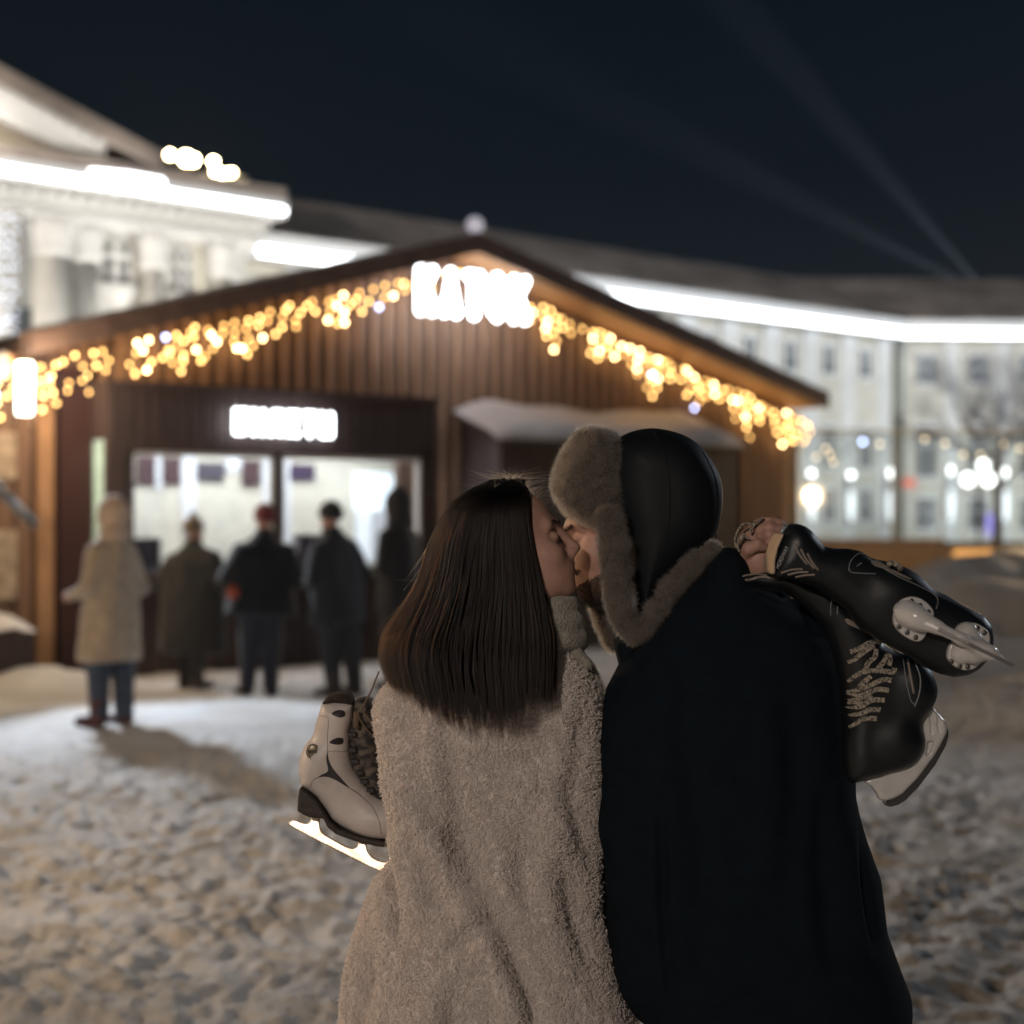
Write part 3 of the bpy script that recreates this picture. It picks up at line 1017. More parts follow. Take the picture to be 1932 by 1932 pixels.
# wall lanterns: globe above; the light washed down the wall is a glowing tube
M['lant'] = mat('lantern_globe', (1, 1, 1), 0.4, emit=(1.0, 0.96, 0.90), estr=7)
M['washl'] = mat('wall_wash_glow', (1, 1, 1), 0.4, emit=(0.95, 0.98, 1.0), estr=1.5)
names = ['white wall lamp on the far facade, first right of the pavilion corner', 'second white wall lamp right of the pavilion corner', 'white wall lamp left of the small red sign',
         'white wall lamp between the red sign and the three globe lamp post', 'white wall lamp at the right edge behind the lamp post']
for i, (x, y) in enumerate(((1531, 893), (1606, 896), (1680, 893), (1794, 888), (1897, 892))):
    fr = WG if x < 1692 else EB
    s, z = fr.at(x, y, -0.3)
    rt = empty('wall_lamp', fr.world(s, -0.3, 0), fr.a, names[i], 'wall lamp', 'white wall lamps on the far facade')
    MB().ball((0, 0, z), 0.20 if i < 2 else 0.13, 10, 8, 1, 1, 1 if i < 2 else 2.4).build('globe', M['lant'], rt, True)
    z1, z0 = fr.z_(x, 925, -0.3), fr.z_(x, 984, -0.3)
    MB().tube([(0, 0, z0), (0, 0, z0+0.3), (0, 0, z1-0.7), (0, 0, z1)], [0.05, 0.17, 0.22, 0.13], 10).build('tube', M['washl'], rt, True)
    MB().box(-0.1, 0.1, 0.2, 0.35, z0-0.2, z+0.2).build('wall_bracket', M['grey_metal'], rt)

# floodlights that wash the facades
for (fr, s, d, z, e, c) in ((PT, -4, -9, 1.2, 15000, (1.0, 0.97, 0.90)), (PT, -16, -9, 1.2, 13500, (1.0, 0.96, 0.88)),
                            (WG, 6, -9, 1.2, 5000, (1.0, 0.98, 0.92)), (WG, 20, -10, 1.2, 4600, (0.94, 0.98, 1.0)), (WG, 36, -10, 1.2, 4600, (0.92, 0.97, 1.0)),
                            (EB, 7, -10, 1.2, 5000, (0.90, 0.96, 1.0)), (EB, 20, -12, 1.2, 3000, (0.90, 0.96, 1.0))):
    lamp('facade_floodlight', 'SPOT', tuple(fr.world(s, d, z)), e*0.62, c, 0.5, tuple(fr.world(s, 0, 8.5)), 130, 0.8)

# unseen spots added outside the frame to brighten the roofs
lamp('added_fill_spot', 'SPOT', (42, 40, 19), 60000, (0.86, 0.93, 1.0), 0.6, (10, 92, 16), 75, 0.8)
lamp('added_fill_spot', 'SPOT', (-45, 22, 26), 60000, (1.0, 0.86, 0.70), 0.6, (-8, 70, 16), 60, 0.8)

lamp('added_fill_spot', 'SPOT', (42, 40, 19), 15000, (0.80, 0.89, 1.0), 0.5, (-1.0, 9, 0), 32, 0.9)  # added cool spot for the snow and the rims of the couple

# ---------------------------------------------------------------- the rink at right
RK = 33.0
r0, r1 = W(1480, 900, RK)[0], W(2350, 900, RK)[0]
M['acrylic'] = glass_mat('rink_acrylic', (0.93, 0.97, 0.98), 0.07, 0.05)
nt_ = M['acrylic'].node_tree            # pale diffuse mixed into the panels stands in for bright haze
df_ = nt_.nodes.new('ShaderNodeBsdfDiffuse')
df_.inputs[0].default_value = (0.8, 0.85, 0.9, 1)
m2_ = nt_.nodes.new('ShaderNodeMixShader')
m2_.inputs[0].default_value = 0.10
nt_.links.new(nt_.nodes['Mix Shader'].outputs[0], m2_.inputs[1])
nt_.links.new(df_.outputs[0], m2_.inputs[2])
nt_.links.new(m2_.outputs[0], nt_.nodes['Material Output'].inputs[0])
M['board_wood'] = mat('plywood_boards', (0.46, 0.31, 0.16), 0.6, var=0.3, vscale=3)
rink = empty('rink_barrier', (r0, RK, 0), 0, 'rink boards topped with tall clear panels to the right of the pavilion', 'barrier')
zt, zb = W(0, 815, RK)[2], W(0, 1022, RK)[2]
pl = 2.4
k = 0
while k*pl < r1-r0:
    box('clear_panel', M['acrylic'], rink, k*pl+0.03, (k+1)*pl-0.03, 0, 0.012, zb+0.002, zt-0.03)
    box('board', M['board_wood'], rink, k*pl+0.005, (k+1)*pl-0.005, -0.03, 0.05, 0.1, zb-0.14)
    MB().box(k*pl-0.022, k*pl+0.022, -0.02, 0.03, zb, zt-0.03).build('post', M['grey_metal'], rink)
    k += 1
box('cap_rail', M['roof_edge'], rink, 0, k*pl, -0.05, 0.07, zb-0.13, zb-0.002)
box('top_rail', M['white_paint'], rink, 0, k*pl, -0.03, 0.03, zt-0.029, zt+0.035)
box('kick_board', M['roof_edge'], rink, 0, k*pl, -0.035, 0.055, 0.0, 0.095)
ice = box('rink_ice', mat('ice', (0.62, 0.68, 0.74), 0.25, var=0.2, vscale=1.2), None, r0-4, r0+30, RK+0.4, RK+22, 0.02, 0.12)
tag(ice, kind='structure')
# benches and crates behind the snow bank
bn = empty('bench', tuple(W(1640, 1060, 29)*np.array([1, 1, 0])), 0, 'dark slatted bench against the rink boards', 'bench')
for k in range(3):
    box('seat_slat', M['roof_edge'], bn, -1.1, 1.5, -0.4+k*0.14, -0.29+k*0.14, 0.72, 0.76)
    box('back_slat', M['roof_edge'], bn, -1.1, 1.5, 0.1, 0.13, 0.86+k*0.14, 0.96+k*0.14)
for x in (-0.95, 1.35):
    MB().box(x, x+0.08, -0.4, -0.32, 0, 0.719).box(x, x+0.08, 0.135, 0.2, 0, 1.24).build('leg', M['wire'], bn)
ply = empty('plywood_screen', tuple(W(1880, 1060, 26)*np.array([1, 1, 0])), 0, 'orange lit plywood screen at the right edge before the rink', 'screen')
for k in range(3):
    box('panel', M['board_wood'], ply, -0.75+k*1.23, 0.46+k*1.23, 0, 0.04, 0.05, 1.10)
for x in (-0.7, 0.5, 1.7):
    MB().box(x, x+0.06, 0.043, 0.10, 0, 1.10).build('post', M['plank'], ply)
lamp('rink_lamp_light', 'POINT', tuple(W(1990, 900, 23.5)), 750, (1.0, 0.66, 0.32), 0.15)

# lamp post with three globes
lp = empty('lamp_post', tuple(W(1847, 1040, 45)*np.array([1, 1, 0])), 0, 'lamp post with three white globes beyond the rink', 'street lamp')
o0 = W(1847, 1040, 45)
for (x, y, r) in ((1827, 905, 0.20), (1865, 905, 0.20), (1855, 878, 0.17)):
    p = W(x, y, 45)
    c = MB().ball((p[0]-o0[0], 0, p[2]), r, 12, 9).build('globe', M['lant'], lp, True)
zz = W(0, 922, 45)[2]
MB().tube([(0, 0, 0), (0, 0, zz), (0.1, 0, W(0, 890, 45)[2])], 0.06, 8).build('pole', M['wire'], lp)
for x in (1827, 1865):
    p = W(x, 914, 45)
    MB().tube([(0, 0, zz-0.2), (p[0]-o0[0], 0, zz-0.1), (p[0]-o0[0], 0, p[2]-0.1)], 0.035, 6).build('arm', M['wire'], lp)

# festoon with sparse bulbs over the rink
fe = empty('festoon_lights', tuple(W(1700, 850, 34)*np.array([1, 1, 0])), 0, 'sparse festoon of dim bulbs strung above the rink panels', 'string lights')
o0 = W(1700, 850, 34)
cells_ = [(1503, 851, 'bulb'), (1540, 862, 'bulb_dim'), (1558, 846, 'bulb_dim'), (1566, 858, 'bulb_dim'), (1572, 872, 'bulb_dim'), (1628, 833, 'bulb_cool'), (1660, 838, 'bulb_dim'), (1745, 829, 'bulb_dim'), (1783, 837, 'bulb_dim'), (1817, 858, 'bulb_dim'),
          (1850, 858, 'bulb_dim'), (1893, 838, 'bulb_dim'), (1925, 846, 'bulb_dim')]
M['bulb_dim'] = mat('dim_bulb', (1, 0.8, 0.5), 0.4, emit=(1.0, 0.72, 0.45), estr=5)
fb = {}
for (x, y, mm) in cells_:
    if mm not in fb:
        b_ = MB().ball((0, 0, 0), 0.045, 8, 6)
        fb[mm] = mesh_data('bulb', b_.v, b_.f, M[mm], True)
    p = W(x, y, 34)
    o = bpy.data.objects.new('bulb', fb[mm])
    o.location = (p[0]-o0[0], 0, p[2])
    link(o, fe)
MB().tube([(W(x, y, 34)[0]-o0[0], 0.0, W(x, y, 34)[2]+0.05) for x, y, m_ in cells_], 0.012, 4).build('wire', M['wire'], fe)
for x in (1498, 1700, 1945):
    p = W(x, 800, 34)
    MB().tube([(p[0]-o0[0], 0.05, 0), (p[0]-o0[0], 0.05, 4.0)], 0.04, 6).build('pole', M['wire'], fe)

# bare frosted tree at the right edge
def tree(px, py, Y, h, seed, label):
    rnd = random.Random(seed)
    o = W(px, py, Y)
    root = empty('bare_tree', (o[0], o[1], 0), 0, label, 'tree', 'bare trees beyond the rink')
    tr, cr = MB(), MB()
    tr.tube([(0, 0, 0), (0.05, 0, h*0.25), (-0.05, 0.05, h*0.45)], [0.22, 0.16, 0.12], 8)

    def br(p, d, l, r, dep):
        q_ = p+d*l
        mid = p+d*l*0.5+Vector((rnd.uniform(-1, 1), rnd.uniform(-1, 1), rnd.uniform(-.3, .6)))*l*0.07
        cr.tube([p, mid, q_], [r, r*0.8, r*0.6], 5 if dep < 2 else 3)
        if dep >= 5:
            return
        for k in range(3 if dep < 4 else 2):
            v = Vector((rnd.gauss(0, 1), rnd.gauss(0, 1), rnd.gauss(0.25, .6))).normalized()
            nd = (d*1.0+v*0.75).normalized()
            br(p+(q_-p)*rnd.uniform(0.45, 1.0), nd, l*rnd.uniform(0.6, 0.82), r*0.58, dep+1)
    for k in range(7):
        an = k*2.4
        br(Vector((0, 0, h*(0.28+0.03*k))), Vector((math.cos(an)*0.7, math.sin(an)*0.7, 0.75)).normalized(), h*0.24, 0.075, 0)
    tr.build('trunk', M['wire'], root, True)
    cr.build('crown', mat('frosted_bark', (0.30, 0.30, 0.33), 0.7), root)


tree(1880, 900, 58, 9.6, 3, 'bare frosted tree before the end block at the right edge')
tree(1985, 900, 70, 11, 8, 'bare tree half outside the right edge')

# out-of-frame posts: the left street lamp and the added fill lamp
for (x, y, h) in ((-6.4, 4.3, 3.5), (-2.2, -3.6, 3.95)):
    sl_ = empty('street_lamp', (x, y, 0), 0, 'street lamp at the left of the square' if y > 0 else 'added fill lamp behind the photographer', 'street lamp')
    MB().tube([(0.5, 0, 0), (0.5, 0, h), (0.4, 0, h+0.08), (0, 0, h+0.08)], 0.05, 8).build('pole', M['wire'], sl_, True)
    MB().tube([(0, 0, h+0.02), (0, 0, h+0.14)], [0.28, 0.06], 14).build('shade', M['wire'], sl_, True)

# ---------------------------------------------------------------- tools for organic shapes
def smin(a, b, k):
    h = np.clip(0.5+0.5*(b-a)/k, 0, 1)
    return b*(1-h)+a*h-k*h*(1-h)


def smax(a, b, k):
    return -smin(-a, -b, k)


def ell(P, c, r):
    x, y, z = (P[0]-c[0])/r[0], (P[1]-c[1])/r[1], (P[2]-c[2])/r[2]
    q = np.sqrt(x*x+y*y+z*z)
    return (q-1)*min(r)


def cap(P, a, b, ra, rb):
    a, b = np.asarray(a, float), np.asarray(b, float)
    d = b-a
    L2 = float(d@d)+1e-12
    t = np.clip(((P[0]-a[0])*d[0]+(P[1]-a[1])*d[1]+(P[2]-a[2])*d[2])/L2, 0, 1)
    q = np.sqrt((P[0]-a[0]-t*d[0])**2+(P[1]-a[1]-t*d[1])**2+(P[2]-a[2]-t*d[2])**2)
    return q-(ra+(rb-ra)*t)


def chain(P, pts, rad, k=0.01):
    r = None
    for i in range(len(pts)-1):
        c = cap(P, pts[i], pts[i+1], rad[i], rad[i+1])
        r = c if r is None else smin(r, c, k)
    return r


def bx(P, c, h, r=0.01):
    x, y, z = np.abs(P[0]-c[0])-h[0]+r, np.abs(P[1]-c[1])-h[1]+r, np.abs(P[2]-c[2])-h[2]+r
    return np.sqrt(np.maximum(x, 0)**2+np.maximum(y, 0)**2+np.maximum(z, 0)**2)+np.minimum(np.maximum(x, np.maximum(y, z)), 0)-r


def loft(P, rings, p=2.2, k=0.02):
    """rings: (z, cx, cy, half width, half depth), any order"""
    rr = np.array(sorted(rings))
    z = P[2]
    cx, cy, hw, hd = (np.interp(z, rr[:, 0], rr[:, i]) for i in (1, 2, 3, 4))
    q = (np.abs((P[0]-cx)/hw)**p+np.abs((P[1]-cy)/hd)**p)**(1/p)
    d = (q-1)*np.minimum(hw, hd)*0.85
    return smax(d, np.maximum(z-rr[-1, 0], rr[0, 0]-z), k)


def poly2(X, Z, pts):
    """signed distance to a closed polygon in x,z"""
    pts = np.asarray(pts, float)
    d = np.full(X.shape, 1e9)
    ins = np.zeros(X.shape, bool)
    n = len(pts)
    for i in range(n):
        a, b = pts[i], pts[(i+1) % n]
        e = b-a
        wx, wz = X-a[0], Z-a[1]
        t = np.clip((wx*e[0]+wz*e[1])/(e@e+1e-12), 0, 1)
        d = np.minimum(d, (wx-e[0]*t)**2+(wz-e[1]*t)**2)
        c = (a[1] <= Z) != (b[1] <= Z)
        with np.errstate(divide='ignore', invalid='ignore'):
            xi = a[0]+(Z-a[1])*e[0]/(e[1] if abs(e[1]) > 1e-12 else 1e-12)
        ins ^= c & (X < xi)
    d = np.sqrt(d)
    return np.where(ins, -d, d)


def spline(pts, n=6, closed=True):
    """Catmull-Rom through the points"""
    P_ = [np.asarray(p, float) for p in pts]
    m = len(P_)
    out = []
    rngi = range(m) if closed else range(m-1)
    for i in rngi:
        if closed:
            p0, p1, p2, p3 = P_[i-1], P_[i], P_[(i+1) % m], P_[(i+2) % m]
        else:
            p0, p1, p2, p3 = P_[max(i-1, 0)], P_[i], P_[i+1], P_[min(i+2, m-1)]
        for k in range(n):
            t = k/n
            out.append(0.5*((2*p1)+(-p0+p2)*t+(2*p0-5*p1+4*p2-p3)*t*t+(-p0+3*p1-3*p2+p3)*t**3))
    if not closed:
        out.append(P_[-1])
    return out


def slab(P, pts, y0, half, r=0.02, ybend=None):
    """rounded thick shape whose outline in x,z is the polygon"""
    X, Z = P[0][:, :1, :], P[2][:, :1, :]
    d2 = poly2(X[:, 0, :], Z[:, 0, :], pts)[:, None, :]
    yc = y0 if ybend is None else y0+ybend(X, Z)
    dy = np.abs(P[1]-yc)-half
    a, b = d2+r, dy+r
    return np.sqrt(np.maximum(a, 0)**2+np.maximum(b, 0)**2)+np.minimum(np.maximum(a, b), 0)-r


def surfnet(f, lo, hi, h):
    lo, hi = np.asarray(lo, float), np.asarray(hi, float)
    n = np.ceil((hi-lo)/h).astype(int)+1
    ax = [lo[i]+h*np.arange(n[i]) for i in range(3)]
    X, Y, Z = np.meshgrid(*ax, indexing='ij')
    V = f((X, Y, Z))
    S = V < 0
    c = np.zeros(tuple(n-1), int)
    off = [(i, j, k) for i in (0, 1) for j in (0, 1) for k in (0, 1)]

    def sub(A, o):
        return A[o[0]:n[0]-1+o[0], o[1]:n[1]-1+o[1], o[2]:n[2]-1+o[2]]
    for o in off:
        c += sub(S, o)
    act = (c > 0) & (c < 8)
    I = np.argwhere(act)
    acc = np.zeros((len(I), 3))
    cnt = np.zeros(len(I))
    for o in off:
        for a in range(3):
            if o[a]:
                continue
            o2 = list(o)
            o2[a] = 1
            i1, i2 = I+np.array(o), I+np.array(o2)
            v1, v2 = V[tuple(i1.T)], V[tuple(i2.T)]
            m = (v1 < 0) != (v2 < 0)
            t = np.where(m, v1/(v1-v2+1e-20), 0)
            p = i1+(i2-i1)*t[:, None]
            acc[m] += p[m]
            cnt[m] += 1
    verts = lo+h*acc/cnt[:, None]
    idm = -np.ones(tuple(n-1), int)
    idm[tuple(I.T)] = np.arange(len(I))
    quads = []
    for a in range(3):
        b, d = (a+1) % 3, (a+2) % 3
        sl1, sl2 = [slice(None)]*3, [slice(None)]*3
        sl1[a], sl2[a] = slice(0, n[a]-1), slice(1, n[a])
        A, B = S[tuple(sl1)], S[tuple(sl2)]
        E_ = np.argwhere(A != B)
        ok = (E_[:, b] > 0) & (E_[:, d] > 0) & (E_[:, b] < n[b]-1) & (E_[:, d] < n[d]-1)
        E_ = E_[ok]
        flip = A[tuple(E_.T)]
        q_ = []
        for (ob, od) in ((0, 0), (-1, 0), (-1, -1), (0, -1)):
            e = E_.copy()
            e[:, b] += ob
            e[:, d] += od
            q_.append(idm[tuple(e.T)])
        q_ = np.stack(q_, 1)
        q_[~flip] = q_[~flip][:, ::-1]
        quads.append(q_)
    q_ = np.concatenate(quads)
    q_ = q_[(q_ >= 0).all(1)]
    return verts, q_


def vnormals(v, q_):
    fn = np.cross(v[q_[:, 2]]-v[q_[:, 0]], v[q_[:, 3]]-v[q_[:, 1]])
    n = np.zeros_like(v)
    for k in range(4):
        np.add.at(n, q_[:, k], fn)
    return n/(np.linalg.norm(n, axis=1, keepdims=True)+1e-12)


def relax(v, q_, it=1, w=0.5):
    for _ in range(it):
        s_, c = np.zeros_like(v), np.zeros(len(v))
        for k in range(4):
            np.add.at(s_, q_[:, k], v[q_[:, (k+1) % 4]]+v[q_[:, k-1]])
            np.add.at(c, q_[:, k], 2)
        v = v*(1-w)+w*s_/np.maximum(c, 1)[:, None]
    return v


def blob(name, f, lo, hi, h, m, parent, origin=(0, 0, 0), it=1, disp=None):
    """a smooth skin over the field f; geometry is stored relative to the parent's origin"""
    v, q_ = surfnet(f, lo, hi, h)
    if it:
        v = relax(v, q_, it)
    if disp is not None:
        v = v+vnormals(v, q_)*disp(v)[:, None]
    o = mobj(name, v-np.asarray(origin), q_, m, parent, True)
    return o, v, q_


def scatter(v, q_, n, seed=0, keep=None):
    """random points on the skin with normals"""
    r = np.random.default_rng(seed)
    A = 0.5*np.linalg.norm(np.cross(v[q_[:, 2]]-v[q_[:, 0]], v[q_[:, 3]]-v[q_[:, 1]]), axis=1)
    i = r.choice(len(q_), n, p=A/A.sum())
    a, b = r.random(n)[:, None], r.random(n)[:, None]
    c = v[q_[i]]
    p = (c[:, 0]*(1-a)+c[:, 1]*a)*(1-b)+(c[:, 3]*(1-a)+c[:, 2]*a)*b
    nn = vnormals(v, q_)[q_[i, 0]]
    if keep is not None:
        k = keep(p)
        p, nn = p[k], nn[k]
    return p, nn


def strands(name, pts, r0, r1, m, parent, origin=(0, 0, 0)):
    """pts: (n, k, 3)"""
    n, k, _ = pts.shape
    h = bpy.data.hair_curves.new(name)
    h.add_curves([k]*n)
    P_ = (pts-np.asarray(origin)).astype(np.float32)
    h.attributes['position'].data.foreach_set('vector', P_.ravel())
    ra = h.attributes.get('radius') or h.attributes.new('radius', 'FLOAT', 'POINT')
    t = np.linspace(0, 1, k)
    rad = np.tile(r0+(r1-r0)*t, n).astype(np.float32)
    ra.data.foreach_set('value', rad)
    h.materials.append(m)
    o = bpy.data.objects.new(name, h)
    return link(o, parent)


def fur(name, v, q_, n, length, m, parent, origin, seed=0, k=5, comb=(0, 0, -0.3), mess=0.5, curl=0.0, r=0.0003, keep=None, r1=0.00008):
    g = np.random.default_rng(seed)
    p, nn = scatter(v, q_, n, seed, keep)
    n = len(p)
    cl = np.stack([vnoise(p[:, 0]*90+i*31, p[:, 1]*90, p[:, 2]*90, 70+i) for i in range(3)], 1)
    d = nn+np.asarray(comb)+mess*(0.45*g.normal(size=(n, 3))+0.9*cl)
    d /= np.linalg.norm(d, axis=1, keepdims=True)
    L_ = length*(0.55+0.6*g.random(n))[:, None]
    bend = g.normal(size=(n, 3))*0.35+np.array([0, 0, -0.35])
    out = [p]
    u = np.cross(d, g.normal(size=(n, 3)))
    u /= np.linalg.norm(u, axis=1, keepdims=True)+1e-9
    w = np.cross(d, u)
    ph = g.random(n)[:, None]*6.28
    for j in range(1, k):
        t = j/(k-1)
        q2 = p+(d*t+bend*t*t*0.5)*L_
        if curl:
            q2 = q2+curl*(u*np.cos(ph+t*7.5)+w*np.sin(ph+t*7.5))-curl*(u*np.cos(ph)+w*np.sin(ph))
        out.append(q2)
    return strands(name, np.stack(out, 1), r, r1, m, parent, origin)


def rot(ax, a):
    return np.array(Matrix.Rotation(a, 3, ax))


def local(P, c, Rm, s=1.0):
    """world grid -> a head's or hand's own axes"""
    D = (P[0]-c[0], P[1]-c[1], P[2]-c[2])
    return tuple((Rm[0, i]*D[0]+Rm[1, i]*D[1]+Rm[2, i]*D[2])/s for i in range(3))


def head_field(p, male=False):
    """adult head, face towards +x, up +z; origin at the middle of the skull, eyes at z=0"""
    ay = np.abs(p[1])
    q_ = (p[0], ay, p[2])
    d = ell(p, (-0.012, 0, 0.035), (0.098, 0.076, 0.088))
    d = smin(d, ell(p, (0.030, 0, -0.035), (0.062, 0.060, 0.075)), 0.03)
    d = smin(d, ell(q_, (0.035, 0.022, -0.072), (0.050, 0.030, 0.036)), 0.03)           # jaw
    d = smin(d, ell(p, (0.078, 0, -0.098), (0.019, 0.022, 0.018)), 0.022)               # chin
    d = smin(d, ell(q_, (0.055, 0.040, -0.028), (0.026, 0.022, 0.022)), 0.025)          # cheekbone
    d = smin(d, cap(q_, (0.082, 0.0, 0.026), (0.068, 0.042, 0.026), 0.013 if male else 0.011, 0.009), 0.018)
    d = smax(d, -ell(q_, (0.096, 0.034, 0.003), (0.020, 0.015, 0.012)), 0.020)          # eye sockets
    d = smin(d, ell(q_, (0.072, 0.031, 0.001), (0.015, 0.016, 0.0125)), 0.005)          # closed lids
    d = smin(d, cap(p, (0.085, 0, 0.015), (0.1155, 0, -0.029), 0.0115, 0.0115), 0.020)   # nose
    d = smin(d, ell(q_, (0.104, 0.0125, -0.037), (0.012, 0.008, 0.008)), 0.010)
    d = smax(d, -ell(q_, (0.111, 0.0075, -0.0455), (0.006, 0.0038, 0.004)), 0.003)
    d = smin(d, ell(p, (0.078, 0, -0.060), (0.025, 0.026, 0.022)), 0.02)                # muzzle
    d = smin(d, cap(q_, (0.1015, 0.003, -0.0600), (0.088, 0.023, -0.0640), 0.0058, 0.0025), 0.004)
    d = smin(d, cap(q_, (0.1000, 0.0, -0.0715), (0.088, 0.020, -0.0660), 0.0068, 0.0025), 0.004)
    d = smax(d, -cap(q_, (0.1085, 0, -0.0655), (0.092, 0.024, -0.0655), 0.0016, 0.001), 0.003)
    if not male:
        d = smin(d, ell(q_, (-0.012, 0.078, -0.012), (0.016, 0.008, 0.030)), 0.006)         # ear
    return d


# ---------------------------------------------------------------- people queueing at the window
M['skin'] = mat('skin', (0.44, 0.25, 0.19), 0.55, var=0.12, vscale=60, bump=0.15, bscale=600, bdist=0.001)
PEOPLE = {}


def cloth(name, col, **k):
    return mat(name, col, 0.85, var=0.25, vscale=14, bump=0.5, bscale=40, sheen=0.2, **k)


def person(px, Y, zfoot, hgt, yaw, label, coat, legs, boots, hat, hatkind, coat_len, width=1.0, arm='front', hand=True, skirt=1.0):
    """standing figure seen from behind, facing +y before the turn; arms bent to the front"""
    o = W(px, 1000, Y)
    root = empty('person', (o[0], o[1], zfoot), R(yaw), label, 'person', 'people queueing at the ticket window')
    k = hgt/1.74
    wd = width
    P0 = lambda P: (P[0]/k, P[1]/k, P[2]/k)
    hx = 0.03

    def coat_f(P):
        P = P0(P)
        z0 = coat_len
        rings = [(z0, 0, 0.0, 0.235*wd*skirt, 0.185*skirt), (z0+0.12, 0, 0, 0.232*wd*skirt, 0.18*skirt), (0.95, 0, 0, 0.215*wd, 0.165), (1.12, 0, 0.0, 0.195*wd, 0.15), (1.28, 0, -0.005, 0.185*wd, 0.145),
                 (1.37, 0, -0.005, 0.150*wd, 0.125), (1.44, 0, 0, 0.115*wd, 0.105), (1.50, 0, 0.01, 0.095, 0.095), (1.565, 0, 0.015, 0.078, 0.08)]
        d = loft(P, rings, 2.2, 0.03)
        for sx in (-1, 1):
            sh, elb = (sx*0.150*wd, 0, 1.345), (sx*0.235*wd, -0.03, 1.08)
            hd = (sx*0.12, 0.22, 1.05) if arm == 'front' else (sx*0.24*wd, 0.05, 0.86)
            if arm == 'left' and sx < 0:
                hd = (-0.24, 0.17, 1.02)
            if arm == 'left' and sx > 0:
                hd = (0.12, 0.22, 1.10)
            d = smin(d, cap(P, sh, elb, 0.078, 0.070), 0.06)
            d = smin(d, cap(P, elb, hd, 0.062, 0.048), 0.03)
        d = d+0.010*fbm(P[0]*7, P[1]*7, P[2]*3.5, int(px), 2)
        return d*k
    v_ = np.array
    blob('coat', coat_f, (-0.5, -0.35, 0.0), (0.5, 0.42, 1.62*k), 0.019, coat, root)

    def body_f(P):
        P = P0(P)
        d = None
        for sx, fy in ((-1, 0.02), (1, -0.04)):
            c = chain(P, [(sx*0.10, 0, 0.92), (sx*0.098, 0.01+fy, 0.50), (sx*0.10, fy-0.01, 0.10)], [0.12*min(wd, 1.2), 0.095, 0.075], 0.03)
            d = c if d is None else smin(d, c, 0.03)
        return d*k
    blob('trousers', body_f, (-0.33, -0.3, 0.0), (0.33, 0.3, 1.06*k), 0.018, legs, root)

    def boot_f(P, sd):
        P = P0(P)
        d = None
        for sx, fy in ((sd, 0.02 if sd < 0 else -0.04),):
            c = cap(P, (sx*0.11, fy-0.01, 0.20), (sx*0.11, fy-0.01, 0.06), 0.072, 0.062)
            c = smin(c, cap(P, (sx*0.11, fy-0.02, 0.045), (sx*0.135, fy+0.16, 0.035), 0.056, 0.048), 0.03)
            c = smax(c, 0.0-P[2], 0.01)
            d = c if d is None else np.minimum(d, c)
        return d*k
    for sd in (-1, 1):
        blob('boot', lambda P: boot_f(P, sd), (-0.33, -0.3, -0.03), (0.33, 0.34, 0.34*k), 0.014, boots, root)
    hc = np.array([hx*0, 0.025, 1.635])

    def skin_f(P):
        P = P0(P)
        p = local(P, hc, rot('Z', R(90)), 1.0)
        d = head_field(p)
        d = smin(d, cap(P, (0, 0.0, 1.50), (0, 0.015, 1.57), 0.055, 0.052), 0.02)
        return d*k
    if hand:
        for sx in (-1, 1):
            h = np.array((sx*0.10, 0.26, 1.05) if arm == 'front' else (sx*0.24*wd, 0.07, 0.80))
            if arm == 'left':
                h = np.array((-0.26, 0.20, 1.0)) if sx < 0 else np.array((0.08, 0.27, 1.11))

            def hand_f(P):
                P = P0(P)
                d = ell(P, h+np.array([-sx*0.01, 0.02, 0]), (0.036, 0.045, 0.026))
                for j in range(4):
                    b_ = h+np.array([-sx*0.02, 0.05, 0.022-0.015*j])
                    d = smin(d, cap(P, b_, b_+np.array([-sx*0.035, 0.02, -0.004*j]), 0.009, 0.007), 0.004)
                d = smin(d, cap(P, h+np.array([0, 0.03, 0.02]), h+np.array([-sx*0.02, 0.055, 0.045]), 0.011, 0.008), 0.006)
                return d*k
            hk = h*k
            blob('hand', hand_f, hk-0.11, hk+0.13, 0.007, M['skin'], root)
    blob('head', skin_f, (-0.2, -0.2, 1.4*k), (0.2, 0.25, 1.85*k), 0.009, M['skin'], root)

    def hat_f(P):
        P = P0(P)
        p = local(P, hc, rot('Z', R(90)), 1.12)
        if hatkind == 'hood':
            d = ell(p, (-0.035, 0, 0.02), (0.125, 0.105, 0.135))
            d = smin(d, ell(p, (-0.055, 0, -0.12), (0.10, 0.12, 0.07)), 0.05)
            if px > 500:
                d = smin(d, ell(p, (-0.05, 0, 0.13), (0.05, 0.04, 0.04)), 0.04)
            d = smax(d, -ell(p, (0.12, 0, -0.01), (0.08, 0.07, 0.10)), 0.02)
        else:
            d = ell(p, (-0.012, 0, 0.052), (0.112, 0.090, 0.098))
            d = smax(d, -(p[2]-0.012-0.2*(p[0])), 0.01)
            d = smin(d, smax(ell(p, (-0.012, 0, 0.03), (0.118, 0.096, 0.09)), np.abs(p[2]-0.028-0.2*p[0])-0.026, 0.012), 0.01)
            if hatkind == 'pompom':
                d = smin(d, ell(p, (-0.02, 0, 0.165), (0.036, 0.036, 0.034)), 0.01)
        return d*k
    hm, hv, hq = blob('hat' if hatkind != 'hood' else 'hood', hat_f, (-0.22, -0.2, 1.35*k), (0.22, 0.25, 1.90*k), 0.010, hat, root)
    root.rotation_euler = (R(-POSES[px][1]), R(POSES[px][2]), R(yaw+POSES[px][0]))
    return root


